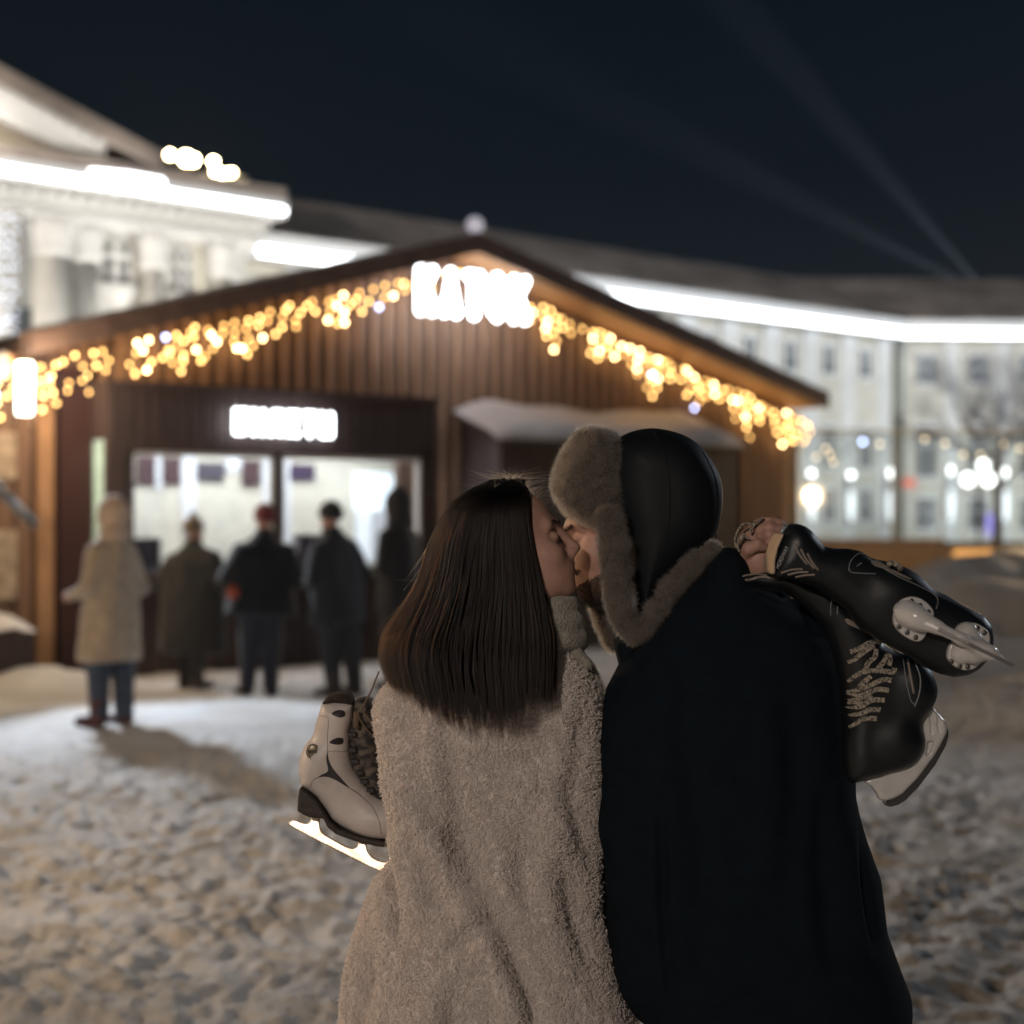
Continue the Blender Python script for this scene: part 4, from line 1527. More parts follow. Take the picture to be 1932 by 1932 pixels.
POSES = {363: (-22, 4, -3), 487: (17, 3, 3), 648: (34, 2, -3), 762: (30, 5, 2), 207: (16, 1, 2)}
c_black = cloth('black_coat', (0.016, 0.017, 0.019))
c_jean = cloth('blue_jeans', (0.034, 0.052, 0.09))
c_boot = mat('dark_boot', (0.025, 0.014, 0.012), 0.5)
person(207, 11.70, 0.0, 1.75, 42, 'person in a long cream fleece coat, hood up, blue trousers, standing alone at left', cloth('cream_fleece', (0.42, 0.34, 0.26)), c_jean,
       mat('maroon_boots', (0.06, 0.012, 0.014), 0.5), cloth('cream_hood', (0.52, 0.40, 0.32)), 'hood', 0.50, 1.15, 'left', True, 1.02)
person(363, 14.3, 0.0, 1.60, -5, 'person in a wide dark padded coat and beige hat, first at the ticket window', cloth('charcoal_black', (0.0055, 0.006, 0.0065)), cloth('black_skirt', (0.012, 0.013, 0.016)), c_boot,
       cloth('beige_hat', (0.22, 0.17, 0.11)), 'pompom', 0.36, 1.8, 'front', False, 1.0)
person(487, 13.75, 0.0, 1.72, 6, 'person in a black jacket, grey trousers and dark red beanie at the ticket window', cloth('black_jacket', (0.004, 0.0055, 0.009)), cloth('grey_trousers', (0.022, 0.023, 0.034)), c_boot,
       cloth('red_beanie', (0.14, 0.012, 0.014)), 'beanie', 0.74, 1.50, 'front', True)
person(648, 13.7, 0.0, 1.74, 14, 'person in a navy padded coat and black beanie beside the white window frame', cloth('navy_coat', (0.005, 0.008, 0.015)), cloth('dark_trousers', (0.008, 0.011, 0.018)), c_boot,
       cloth('black_beanie', (0.010, 0.010, 0.013)), 'beanie', 0.66, 1.38, 'front', False, 0.95)
person(762, 14.1, 0.02, 1.84, 18, 'hooded person in black before the bright screen, half hidden by the long brown hair', cloth('black_parka', (0.006, 0.008, 0.013)), cloth('black_trousers', (0.012, 0.013, 0.017)), c_boot,
       cloth('black_hood', (0.012, 0.014, 0.022)), 'hood', 0.70, 1.0, 'front', False)
# small things carried in the queue
bag = empty('shoulder_bag', tuple(np.array([*W(440, 1, 13.6)[:2], 0.0])), 0, 'small orange red bag hanging between the beige hat and the red beanie', 'bag')
bag.location.z = W(0, 1100, 13.6)[2]-0.08
bf = lambda P: smin(ell(P, (0, 0, 0), (0.055, 0.03, 0.065)), bx(P, (0, 0, -0.01), (0.05, 0.03, 0.05), 0.02), 0.01)
blob('pouch', bf, (-0.09, -0.06, -0.1), (0.09, 0.06, 0.1), 0.008, cloth('orange_fabric', (0.30, 0.05, 0.02)), bag)
MB().tube([(0, 0, 0.06), (0.03, 0.02, 0.2), (0.08, 0.12, 0.36)], 0.008, 6).build('strap', M['wire'], bag, True)

# ---------------------------------------------------------------- the couple in front
def hair_mat(name, col, rough=0.35, radial=0.4):
    m = bpy.data.materials.new(name)
    m.use_nodes = True
    nt = m.node_tree
    nt.nodes.remove(nt.nodes['Principled BSDF'])
    h = nt.nodes.new('ShaderNodeBsdfHairPrincipled')
    if len(col) == 2:        # melanin, redness
        h.parametrization = 'MELANIN'
        h.inputs['Melanin'].default_value = col[0]
        h.inputs['Melanin Redness'].default_value = col[1]
        h.inputs['Random Color'].default_value = 0.35
    else:
        h.parametrization = 'COLOR'
        h.inputs['Color'].default_value = (*col, 1)
    h.inputs['Roughness'].default_value = rough
    h.inputs['Radial Roughness'].default_value = radial
    if 'Random Roughness' in h.inputs:
        h.inputs['Random Roughness'].default_value = 0.3
    nt.links.new(h.outputs[0], nt.nodes['Material Output'].inputs[0])
    return m


def ring_px(rows, Yc):
    """(picture y, left x, right x, half depth[, own Y]) -> loft rings"""
    out = []
    for r in rows:
        Y = r[4] if len(r) > 4 else Yc
        k = Y/F
        out.append((EYE+(CY-r[0])*k, ((r[1]+r[2])/2-CX)*k, Y, (r[2]-r[1])/2*k, r[3]))
    return out


def wpts(pts, Y):
    return [W(x, y, Y) for x, y in pts]


def xz(pts, Y):
    return [(W(x, y, Y)[0], W(x, y, Y)[2]) for x, y in pts]


def project(f, X, Z, y0, y1=None):
    """march away from the camera until the field's surface; returns y"""
    X, Z = np.asarray(X, float).reshape(-1, 1, 1), np.asarray(Z, float).reshape(-1, 1, 1)
    y = np.full(X.shape, y0)
    for _ in range(60):
        y = y+np.clip(f((X, y, Z)), -0.01, 0.03)*0.9
        if y1:
            y = np.minimum(y, y1)
    return y.ravel()


def inlay(name, f, poly, y0, ylim, m, parent, origin, h=0.0011, lift=0.0008):
    """thin piece of material lying on the surface of f, its outline the polygon in x,z"""
    p = np.array(poly)
    lo, hi = p.min(0)-h, p.max(0)+h
    xs, zs = np.arange(lo[0], hi[0]+h, h), np.arange(lo[1], hi[1]+h, h)
    X, Z = np.meshgrid(xs, zs, indexing='ij')
    d = poly2(X, Z, p)
    # pull the outer ring of vertices onto the outline
    gx_, gz_ = np.gradient(d, h)
    pull = (d > 0) & (d < 1.2*h)
    X = np.where(pull, X-gx_*d, X)
    Z = np.where(pull, Z-gz_*d, Z)
    ok = d < 1.2*h
    Y = project(f, X, Z, y0, ylim).reshape(X.shape)
    cell = ok[:-1, :-1] & ok[1:, :-1] & ok[1:, 1:] & ok[:-1, 1:]
    i = np.arange(X.size).reshape(X.shape)
    q_ = np.stack([i[:-1, :-1], i[1:, :-1], i[1:, 1:], i[:-1, 1:]], -1)[cell]
    used, inv = np.unique(q_, return_inverse=True)
    V = np.stack([X, Y-lift, Z], -1).reshape(-1, 3)[used]
    q_ = inv.reshape(-1, 4)
    n = len(V)
    V2 = V+np.array([0, lift+0.001, 0])
    # rim between front and back
    e = np.concatenate([q_[:, [0, 1]], q_[:, [1, 2]], q_[:, [2, 3]], q_[:, [3, 0]]])
    key = np.sort(e, 1)
    uq, idx_, cnt = np.unique(key, axis=0, return_index=True, return_counts=True)
    be = e[idx_[cnt == 1]]
    rim = np.stack([be[:, 1], be[:, 0], be[:, 0]+n, be[:, 1]+n], 1)
    return mobj(name, np.concatenate([V, V2])-np.asarray(origin), np.concatenate([q_, rim]), m, parent, True)


def seam(name, f, pts, Yp, y0, ylim, r, m, parent, origin, n=5, lift=0.0):
    """cord laid along the surface of f through picture points measured at distance Yp"""
    c = np.array([W(x, y, Yp) for x, y in (tuple(q_) for q_ in spline(pts, n, False))])
    Y = project(f, c[:, 0], c[:, 2], y0, ylim)
    c[:, 1] = Y-lift
    return MB().tube([tuple(p-np.asarray(origin)) for p in c], r, 6).build(name, m, parent, True)


# ======================= the woman
YW = 2.72
WO = np.array([W(930, 0, YW)[0], YW, 0.0])
woman = empty('person', WO, 0, 'woman with long straight brown hair and cream fleece coat, seen from behind, kissing a man', 'person')
M['fleece'] = mat('cream_fleece_coat', (0.70, 0.62, 0.57), 0.9, var=0.12, vscale=90, bump=0.8, bscale=260, bdist=0.004, sheen=0.3)
M['fleece_fibre'] = mat('cream_fleece_fibre', (0.74, 0.655, 0.60), 0.85, var=0.12, vscale=40)

COATW = ring_px([(1195, 925, 1082, .085), (1215, 860, 1090, .105), (1240, 800, 1108, .125), (1270, 745, 1126, .14), (1310, 716, 1140, .155), (1400, 712, 1145, .165), (1460, 726, 1149, .165), (1520, 745, 1150, .165),
                 (1590, 756, 1142, .165), (1630, 728, 1138, .168), (1665, 696, 1136, .172), (1710, 680, 1138, .175), (1760, 664, 1148, .185), (1850, 645, 1170, .20), (1932, 635, 1206, .215), (2080, 618, 1245, .235), (2200, 612, 1256, .24)], YW)


def coat_w(P):
    d = loft(P, COATW, 2.3, 0.03)
    a = W(764, 1345, 2.66)
    b = W(788, 1470, 2.63)
    b2 = W(808, 1560, 2.62)
    c = W(806, 1735, 2.63)
    e = W(900, 1800, 2.86)
    d = smin(d, chain(P, [a, b, b2, c], [.060, .061, .061, .056], .02), 0.015)
    d = smin(d, cap(P, c, e, .052, .05), .02)
    return d+0.005


FOLDS = [([(795, 1495), (850, 1580), (905, 1665), (940, 1740)], 24, .013), ([(838, 1790), (880, 1755), (915, 1735), (938, 1728)], 17, .008),
         ([(925, 1710), (962, 1790), (1000, 1880), (1012, 1950)], 20, .014), ([(1072, 1480), (1096, 1570), (1124, 1650)], 24, .009),
         ([(775, 1560), (795, 1640), (835, 1715)], 22, .009), ([(985, 1560), (985, 1640), (1000, 1720)], 26, .008), ([(1060, 1600), (1080, 1720), (1120, 1840)], 26, .010),
         ([(742, 1640), (741, 1700), (746, 1765)], 12, .012), ([(870, 1420), (960, 1436), (1050, 1420)], 26, .006), ([(700, 1800), (690, 1870), (676, 1950)], 18, .010),
         ([(860, 1850), (850, 1930), (850, 2000)], 24, .010), ([(838, 1345), (846, 1450), (866, 1560), (872, 1690)], 18, .009), ([(1108, 1330), (1092, 1420), (1088, 1500)], 20, .004)]


def folds(v, FO, Yc, amp=1.0):
    k = Yc/F
    x, z = v[:, 0], v[:, 2]
    out = np.zeros(len(v))
    front = 1/(1+np.exp((v[:, 1]-(Yc+0.09))/0.015))
    for pts, w, dp in FO:
        c = np.array([(W(a, b, Yc)[0], W(a, b, Yc)[2]) for a, b in (tuple(q_) for q_ in spline(pts, 4, False))])
        best = np.full(len(v), 1e9)
        sd = np.zeros(len(v))
        tt = np.zeros(len(v))
        for i in range(len(c)-1):
            a, e = c[i], c[i+1]-c[i]
            t = np.clip(((x-a[0])*e[0]+(z-a[1])*e[1])/(e@e), 0, 1)
            dx, dz = x-a[0]-t*e[0], z-a[1]-t*e[1]
            dd = np.hypot(dx, dz)
            m = dd < best
            best = np.where(m, dd, best)
            sd = np.where(m, np.sign(dx*e[1]-dz*e[0]), sd)
            tt = np.where(m, (i+t)/(len(c)-1), tt)
        w_ = w*k
        tap = np.sin(np.clip(tt, 0.02, 0.98)*math.pi)**0.6
        out += dp*amp*front*tap*(-np.exp(-(best/w_)**2)+0.55*np.exp(-((best*sd-1.7*w_)/(1.3*w_))**2))
    return out


def coat_w_disp(v):
    d = folds(v, FOLDS, 2.58, 2.1)
    d += 0.007*fbm(v[:, 0]*6, v[:, 1]*6, v[:, 2]*3.2, 5, 2)
    d += 0.0030*np.abs(vnoise(v[:, 0]*62, v[:, 1]*62, v[:, 2]*62, 8)) + 0.0022*vnoise(v[:, 0]*150, v[:, 1]*150, v[:, 2]*150, 9)
    return d


lo = (W(590, 0, YW)[0], 2.42, 0.42)
hi = (W(1280, 0, YW)[0], 3.02, 1.44)
_, cv, cq = blob('fleece_coat', coat_w, lo, hi, 0.0055, M['fleece'], woman, WO, 1, coat_w_disp)
vis = lambda p: (p[:, 2] > 0.62)
fur('fleece_pile', cv, cq, 150000, 0.0075, M['fleece_fibre'], woman, WO, 3, 7, (0, 0, -0.1), 1.0, 0.0024, 0.00052, vis, 0.0004)

# collar, knitted neck
M['knit'] = mat('beige_knit', (0.33, 0.30, 0.25), 0.9, var=0.25, vscale=60, bump=0.7, bscale=200, sheen=0.3)


def collar_f(P):
    d = None
    for (x, y, Y, rx, ry, tilt, r) in ((1008, 1150, 2.69, .068, .062, .10, .016), (1012, 1178, 2.69, .070, .068, .05, .018), (1010, 1208, 2.70, .078, .076, .0, .019)):
        c = W(x, y, Y)
        lx, ly, lz = P[0]-c[0], P[1]-c[1], P[2]-c[2]-tilt*(P[0]-c[0])+0.12*(P[1]-c[1])
        q_ = np.sqrt((lx/rx)**2+(ly/ry)**2)
        t = np.sqrt(((q_-1)*rx*0.95)**2+(lz*0.9)**2)-r
        d = t if d is None else smin(d, t, .006)
    d = smin(d, cap(P, W(1005, 1120, 2.69), W(1000, 1230, 2.70), .058, .075), .01)
    return d+0.002*np.sin(P[2]*300+P[0]*60)*0+0.002*vnoise(P[0]*40, P[1]*40, P[2]*40, 3)


blob('knitted_collar', collar_f, W(900, 1260, 2.6)*[1, 0, 1]+[0, 2.55, 0], W(1130, 1110, 2.6)*[1, 0, 1]+[0, 2.85, 0], 0.0045, M['knit'], woman, WO)


def lapel_f(P):
    p1 = xz([(1046, 1205), (1070, 1196), (1092, 1212), (1112, 1246), (1128, 1272), (1144, 1312), (1128, 1345), (1096, 1330), (1060, 1275)], 2.70)
    p2 = xz([(1052, 1175), (1080, 1190), (1098, 1225), (1118, 1250), (1105, 1262), (1080, 1240), (1058, 1212)], 2.68)
    d = slab(P, p1, 2.735, .05, .022)
    return smin(d, slab(P, p2, 2.665, .018, .012), .006)


_, lv, lq = blob('coat_lapel', lapel_f, W(1030, 1365, 2.7)*[1, 0, 1]+[0, 2.6, 0], W(1160, 1160, 2.7)*[1, 0, 1]+[0, 2.82, 0], 0.004, M['knit'], woman, WO)
fur('lapel_fuzz', lv, lq, 4500, 0.005, M['fleece_fibre'], woman, WO, 5, 4, (0, 0, -0.1), 0.8, 0.001, 0.0003, lambda p: p[:, 2] < W(0, 1248, 2.7)[2])

# head
HWc, HWs = W(969, 1035, 2.655), 0.92
HWr = rot('Z', R(7)) @ rot('Y', R(-15)) @ rot('X', R(-3))
_, fv, fq = blob('head', lambda P: smin(head_field(local(P, HWc, HWr, HWs))*HWs, cap(P, W(985, 1080, 2.68), W(995, 1190, 2.69), .052, .056), .02),
                 HWc-[.125, .11, .19], HWc+[.14, .11, .13], 0.0026, M['skin'], woman, WO)
M['brow'] = mat('dark_brown_brow', (0.02, 0.012, 0.009), 0.6)


def on_head(c, Rm, s, pts):
    return np.array([c+Rm@(np.array(p)*s) for p in pts])


def brow_strands(name, c, Rm, s, f, parent, origin, root0, root1, n, L, seed, m, up=0.6):
    g = np.random.default_rng(seed)
    out = []
    for sy in (-1, 1):
        a, b = np.array(root0)*[1, sy, 1], np.array(root1)*[1, sy, 1]
        for i in range(n):
            t = g.random()
            p = a+(b-a)*t+g.normal(size=3)*[0.001, 0.002, 0.0016]
            d = (b-a)/np.linalg.norm(b-a)*0.8+np.array([0.35, 0, up])+g.normal(size=3)*0.15
            d /= np.linalg.norm(d)
            out.append(on_head(c, Rm, s, [p+d*L*k/3+np.array([0.0, 0, -0.08*L*k*k/9]) for k in range(4)]))
    return strands(name, np.array(out), 0.00025, 0.00008, m, parent, origin)


brow_strands('eyebrows', HWc, HWr, HWs, None, woman, WO, (0.0985, 0.012, 0.024), (0.080, 0.046, 0.030), 130, 0.008, 4, M['brow'], 0.3)
brow_strands('eyelashes', HWc, HWr, HWs, None, woman, WO, (0.091, 0.022, -0.0075), (0.082, 0.043, -0.006), 40, 0.010, 5, M['brow'], -0.75)
lipm = mat('lips', (0.36, 0.13, 0.11), 0.4)

# hair
HAIR = np.array(sorted(ring_px([(901, 952, 972, .010, 2.665), (905, 925, 992, .034, 2.66), (914, 898, 994, .055, 2.65), (930, 872, 999, .075, 2.645), (955, 845, 1003, .088, 2.64), (985, 828, 1006, .096, 2.64), (1020, 811, 1011, .100, 2.64),
                                (1060, 800, 1019, .102, 2.64), (1105, 785, 1027, .104, 2.64), (1150, 763, 1036, .108, 2.635), (1195, 735, 1047, .112, 2.63), (1240, 728, 1048, .115, 2.62), (1290, 740, 1047, .116, 2.615),
                                (1330, 750, 1042, .120, 2.61), (1400, 768, 1028, .118, 2.605)], 2.64)))


hz_ = np.linspace(HAIR[0, 0], HAIR[-1, 0], 90)
hr_ = np.stack([hz_]+[np.interp(hz_, HAIR[:, 0], HAIR[:, i]) for i in (1, 2, 3, 4)], 1)
for _ in range(6):
    hr_[1:-1, 1:] = 0.25*hr_[:-2, 1:]+0.5*hr_[1:-1, 1:]+0.25*hr_[2:, 1:]
HAIR = np.concatenate([hr_, HAIR[-2:]])
HAIR = HAIR[np.argsort(HAIR[:, 0])]


def hair_env(z):
    return [np.interp(z, HAIR[:, 0], HAIR[:, i]) for i in (1, 2, 3, 4)]


M['hair'] = hair_mat('brown_hair', (0.965, 0.35), 0.36, 0.4)
M['stray'] = hair_mat('stray_hair', (0.30, 0.17, 0.10), 0.3, 0.4)
M['hair_base'] = mat('dark_hair_base', (0.022, 0.013, 0.009), 0.6)


def hair_core(P):
    rr = [(r[0]-0.006, r[1]-0.004, r[2]+0.004, max(r[3]-0.013, 0.004), max(r[4]-0.014, 0.004)) for r in HAIR if r[0] > W(0, 1300, 2.62)[2]]
    d = loft(P, rr, 2.6, 0.02)
    # open towards the face
    c = W(1075, 1010, 2.72)
    d = smax(d, -ell(P, (c[0], c[1]+0.02, c[2]), (0.078, 0.105, 0.16)), 0.02)
    c = W(1075, 1180, 2.74)
    return smax(d, -ell(P, (c[0], c[1], c[2]), (0.05, 0.10, 0.12)), 0.02)


blob('hair_core', hair_core, W(680, 1360, 2.62)*[1, 0, 1]+[0, 2.42, 0], W(1080, 885, 2.62)*[1, 0, 1]+[0, 2.82, 0], 0.006, M['hair_base'], woman, WO)
g = np.random.default_rng(11)
N, K = 30000, 20
th = -R(4)-g.random(N)*R(212)          # from the right edge round the back to the far temple
ncl = 420
clu = np.floor((-th/R(256))*ncl*1.0).astype(int)
clu_th = -(clu+0.5)/ncl*R(256)
cj = g.random(ncl*2)
cl_end = cj[clu]
lay = 1-0.20*g.random(N)**1.3
px_end = None
# lowest point of each strand depends on where it hangs
ex = np.cos(clu_th)
yend = 1332-50*np.clip(np.abs(ex-0.05), 0, 1)**1.7-14*(ex < -0.6)+(cl_end-0.5)*38+g.normal(size=N)*7
yend = np.where(lay < 0.90, yend-15, yend)
ystart = 901+g.random(N)**1.5*10
tt = np.linspace(0, 1, K)[None, :]**1.25
yy = ystart[:, None]+(yend-ystart)[:, None]*tt
zz = EYE+(CY-yy)*2.63/F
cx_, cy_, hw_, hd_ = hair_env(zz)
big = np.floor(clu/4.3).astype(int)
bj = g.random(big.max()+3)
big_th = -((big+0.5)*4.3/ncl)*R(256)
loose = g.random(N) < 0.40
yend = yend+np.where(loose, g.normal(size=N)*10-6, (bj[big]-0.5)*30)
tt = np.linspace(0, 1, K)[None, :]**1.25
yy = ystart[:, None]+(yend-ystart)[:, None]*tt
zz = EYE+(CY-yy)*2.63/F
cx_, cy_, hw_, hd_ = hair_env(zz)
w_th = th[:, None]+np.where(loose, 0, 1)[:, None]*(big_th-th)[:, None]*np.clip((yy-1235)/115, 0, 1)**1.3*0.62+(clu_th-th)[:, None]*0.45*np.clip((yy-1150)/180, 0, 1)
# strands drift with gentle waves
wav = 0.030*np.sin(yy/95+cj[clu][:, None]*9+ex[:, None]*3)*np.clip((yy-980)/300, 0, 1)
w_th = w_th+wav
ct, st_ = np.cos(w_th), np.sin(w_th)
pe = 2.6
nrm = (np.abs(ct)**pe+np.abs(st_)**pe)**(1/pe)
lj = lay[:, None]+0.050*(cj[clu][:, None]-0.5)*np.clip((yy-940)/200, 0, 1)+0.010*np.sin(yy/60+clu[:, None]*1.7)
X = cx_+hw_*ct/nrm*lj
Y = cy_+hd_*st_/nrm*lj
# loose ends curl outwards at the left and fray at the bottom
fr = np.clip((yy-1240)/110, 0, 1)**2
X = X+0.0022*np.sin(yy/41+cj[clu][:, None]*40)*np.clip((yy-960)/200, 0, 1)+fr*(g.normal(size=(N, 1))*0.0022+(cj[clu][:, None]-0.5)*0.012)
Y = Y+fr*(g.normal(size=(N, 1))*0.002-0.004)
lay_f = np.clip((-ct-0.55)/0.45, 0, 1)
X = X+lay_f*np.clip((yy-1080)/100, 0, 1)*g.normal(size=(N, 1))*0.006
pts = np.stack([X, Y, zz], -1)
strands('long_hair', pts, 0.00024, 0.00007, M['hair'], woman, WO)
# fly-aways
n = 620
a0 = W(965, 903, 2.66)
th2 = g.random(n)*6.28
xs = g.normal(size=n)*0.038-0.01
base = np.stack([a0[0]+xs, a0[1]+g.normal(size=n)*0.03, a0[2]-np.abs(xs)**1.6*4.5-0.002], 1)
dirv = np.stack([g.normal(size=n)*0.9, g.normal(size=n)*0.5, 0.35+0.6*g.random(n)], 1)
Ls = (0.012+0.026*g.random(n)**2)[:, None]
bend = np.stack([g.normal(size=n), g.normal(size=n), -0.7*g.random(n)], 1)
out = [base+dirv*Ls*t+bend*Ls*t*t*0.55 for t in np.linspace(0, 1, 6)]
strands('stray_hairs', np.stack(out, 1), 0.00018, 0.00007, M['stray'], woman, WO)
n = 150
yy0 = 930+g.random(n)*300
zz0 = EYE+(CY-yy0)*2.63/F
cx_, cy_, hw_, hd_ = hair_env(zz0)
ph = R(180)+g.normal(size=n)*0.55
base = np.stack([cx_+hw_*np.cos(ph), cy_+hd_*np.sin(ph), zz0], 1)
dirv = np.stack([-0.15-0.35*g.random(n), g.normal(size=n)*0.3, -0.9+0*ph], 1)
Ls = (0.02+0.045*g.random(n))[:, None]
bend = np.stack([0.5*g.normal(size=n)+0.15, g.normal(size=n)*0.3, -0.3+0*ph], 1)
out = [base+dirv*Ls*t+bend*Ls*t*t*0.6 for t in np.linspace(0, 1, 7)]
strands('stray_hairs', np.stack(out, 1), 0.00015, 0.00006, M['stray'], woman, WO)

# legs and boots (below the frame)
for sx in (-1, 1):
    x0 = WO[0]+sx*0.10
    blob('trouser_leg', lambda P: cap(P, (x0, 2.74, 0.56), (x0, 2.74, 0.12), .085, .06), (x0-.12, 2.6, 0.02), (x0+.12, 2.88, 0.68), 0.02, c_jean, woman, WO)
    blob('boot', lambda P: smax(smin(cap(P, (x0, 2.74, 0.22), (x0, 2.74, 0.06), .07, .06), cap(P, (x0, 2.76, .045), (x0, 2.90, .04), .05, .045), .03), 0.002-P[2], .01), (x0-.12, 2.6, -0.02), (x0+.12, 3.0, 0.32), 0.015, c_boot, woman, WO)

# ======================= the man
YM = 2.70
MO = np.array([W(1400, 0, YM)[0], YM, 0.0])
man = empty('person', MO, 0, 'man in black coat and black hat with grey fur trim, seen from behind, kissing', 'person')
M['wool'] = mat('black_wool', (0.0035, 0.0078, 0.0125), 0.9, spec=0.15, var=0.3, vscale=30, bump=0.5, bscale=320, bdist=0.003)
M['fur_base'] = mat('fur_base', (0.055, 0.043, 0.034), 0.9)
M['fur'] = hair_mat('grey_brown_fur', (0.118, 0.095, 0.078), 0.5, 0.6)
M['hat_shell'] = mat('black_quilted_shell', (0.0045, 0.006, 0.008), 0.6, bump=0.25, bscale=160, bdist=0.001, spec=0.22)

COATM = ring_px([(1078, 1335, 1396, .070), (1100, 1300, 1425, .095), (1130, 1266, 1480, .115), (1165, 1238, 1535, .13), (1205, 1204, 1572, .145), (1250, 1176, 1592, .157), (1310, 1145, 1598, .17),
                 (1400, 1130, 1601, .175), (1500, 1142, 1604, .175), (1570, 1147, 1624, .175), (1650, 1139, 1652, .175), (1750, 1142, 1664, .175), (1820, 1152, 1690, .178), (1870, 1168, 1710, .18),
                 (1905, 1190, 1712, .18), (1925, 1222, 1704, .178), (1940, 1262, 1688, .17)], YM)


def coat_m(P):
    d = loft(P, COATM, 2.4, 0.02)
    d = smin(d, chain(P, [W(1222, 1345, 2.67), W(1206, 1560, 2.63), W(1226, 1840, 2.62)], [.066, .066, .058], .02), 0.015)
    d = smin(d, chain(P, [W(1520, 1200, 2.68), W(1535, 1380, 2.70), W(1530, 1440, 2.76)], [.070, .068, .058], .02), 0.02)
    d = smin(d, cap(P, W(1530, 1430, 2.80), W(1448, 1135, 2.80), .055, .045), 0.02)
    # turned-up collar behind the neck
    d = smin(d, ell(P, W(1372, 1082, 2.68), (.040, .07, .048)), 0.02)
    return d


MF = [([(1300, 1240), (1290, 1420), (1320, 1620), (1310, 1860)], 30, .010), ([(1480, 1300), (1500, 1480), (1480, 1700)], 30, .010), ([(1640, 1560), (1640, 1680), (1660, 1800)], 12, .008),
      ([(1250, 1480), (1252, 1700), (1268, 1900)], 9, .010), ([(1560, 1480), (1550, 1620), (1570, 1850)], 26, .010)]
blob('black_coat', coat_m, (W(1090, 0, YM)[0], 2.42, W(0, 1990, YM)[2]), (W(1760, 0, YM)[0], 2.98, W(0, 1010, YM)[2]), 0.0075, M['wool'], man, MO, 1,
     lambda v: folds(v, MF, 2.55, 1.3)+0.0045*fbm(v[:, 0]*5, v[:, 1]*5, v[:, 2]*3, 45, 2))
# open collar front with zip below the chin
blob('coat_collar', lambda P: slab(P, xz([(1160, 1215), (1190, 1190), (1245, 1200), (1250, 1260), (1200, 1290), (1172, 1262)], 2.72), 2.74, .07, .02),
     W(1140, 1310, 2.7)*[1, 0, 1]+[0, 2.62, 0], W(1270, 1170, 2.7)*[1, 0, 1]+[0, 2.86, 0], 0.006, M['wool'], man, MO)
jeans_m = cloth('dark_grey_trousers', (0.045, 0.048, 0.058))
for (xa, xb) in ((1375, 1365), (1590, 1600)):
    p0, p1 = W(xa, 1870, 2.70), W(xb, 2640, 2.70)
    blob('trouser_leg', lambda P: cap(P, p0, p1, .102, .062), (p0[0]-.13, 2.56, 0.02), (p0[0]+.13, 2.86, 0.92), 0.018, jeans_m, man, MO)
    blob('boot', lambda P: smax(smin(cap(P, (p1[0], 2.70, 0.20), (p1[0], 2.70, 0.06), .066, .06), cap(P, (p1[0], 2.72, .05), (p1[0], 2.88, .045), .055, .048), .03), 0.002-P[2], .01),
         (p1[0]-.12, 2.58, -0.02), (p1[0]+.12, 2.98, 0.30), 0.015, c_boot, man, MO)

# head
HMc, HMs = W(1172, 1003, 2.785), 1.04
b = R(12)
HMr = np.array([[-math.cos(b), 0, -math.sin(b)], [0, -1, 0], [-math.sin(b), 0, math.cos(b)]])
HMr = rot('Z', R(-6)) @ HMr
man_head = lambda P: smin(head_field(local(P, HMc, HMr, HMs), True)*HMs, cap(P, W(1218, 1085, 2.77), W(1268, 1190, 2.75), .058, .068), .02)
blob('head', man_head,
     HMc-[.16, .12, .20], HMc+[.16, .12, .13], 0.0028, M['skin'], man, MO)
brow_strands('eyebrows', HMc, HMr, HMs, None, man, MO, (0.0995, 0.013, 0.021), (0.080, 0.046, 0.026), 150, 0.009, 14, M['brow'], 0.25)
brow_strands('eyelashes', HMc, HMr, HMs, None, man, MO, (0.091, 0.022, -0.0075), (0.082, 0.043, -0.006), 40, 0.007, 15, M['brow'], -0.75)
hv, hq = surfnet(man_head, HMc-[.16, .12, .20], HMc+[.16, .12, .13], 0.004)


def beard_zone(p):
    q_ = local((p[:, 0], p[:, 1], p[:, 2]), HMc, HMr, HMs)
    low = (q_[2] < -0.074+0.30*(0.085-q_[0])) & (q_[0] > -0.02)
    mus = (q_[2] < -0.048) & (q_[2] > -0.058) & (q_[0] > 0.083)
    side = (q_[0] < 0.045) & (q_[2] < -0.02) & (q_[0] > -0.01)
    return (low | mus | side) & (q_[2] > -0.13)


M['stubble'] = mat('stubble', (0.06, 0.035, 0.026), 0.8, var=0.6, vscale=300, vcol=(0.14, 0.08, 0.058))
M['beard'] = mat('dark_beard', (0.025, 0.017, 0.013), 0.6)
bq = hq[beard_zone(hv)[hq].all(1)]
ub, ib = np.unique(bq, return_inverse=True)
mobj('stubble', hv[ub]+vnormals(hv, hq)[ub]*0.0009-MO, ib.reshape(-1, 4), M['stubble'], man, True)
fur('beard', hv, hq, 26000, 0.007, M['beard'], man, MO, 21, 4, (0, 0, -0.6), 0.6, 0.0, 0.0003, beard_zone, 0.00012)

# fur hat
YH = 2.75
SHELL = [(1152, 845), (1172, 822), (1205, 810), (1245, 808), (1290, 820), (1330, 848), (1356, 893), (1364, 940), (1358, 990), (1342, 1024), (1310, 1058), (1270, 1105), (1243, 1150), (1216, 1192), (1196, 1180), (1176, 1120),
         (1164, 1050), (1152, 980), (1146, 900)]
shell_poly = [tuple(p) for p in spline(xz(SHELL, YH-0.03), 3)]


def shell_f(P):
    return slab(P, shell_poly, YH, .100, .085)+0.0022*vnoise(P[0]*16, P[1]*16, P[2]*16, 61)


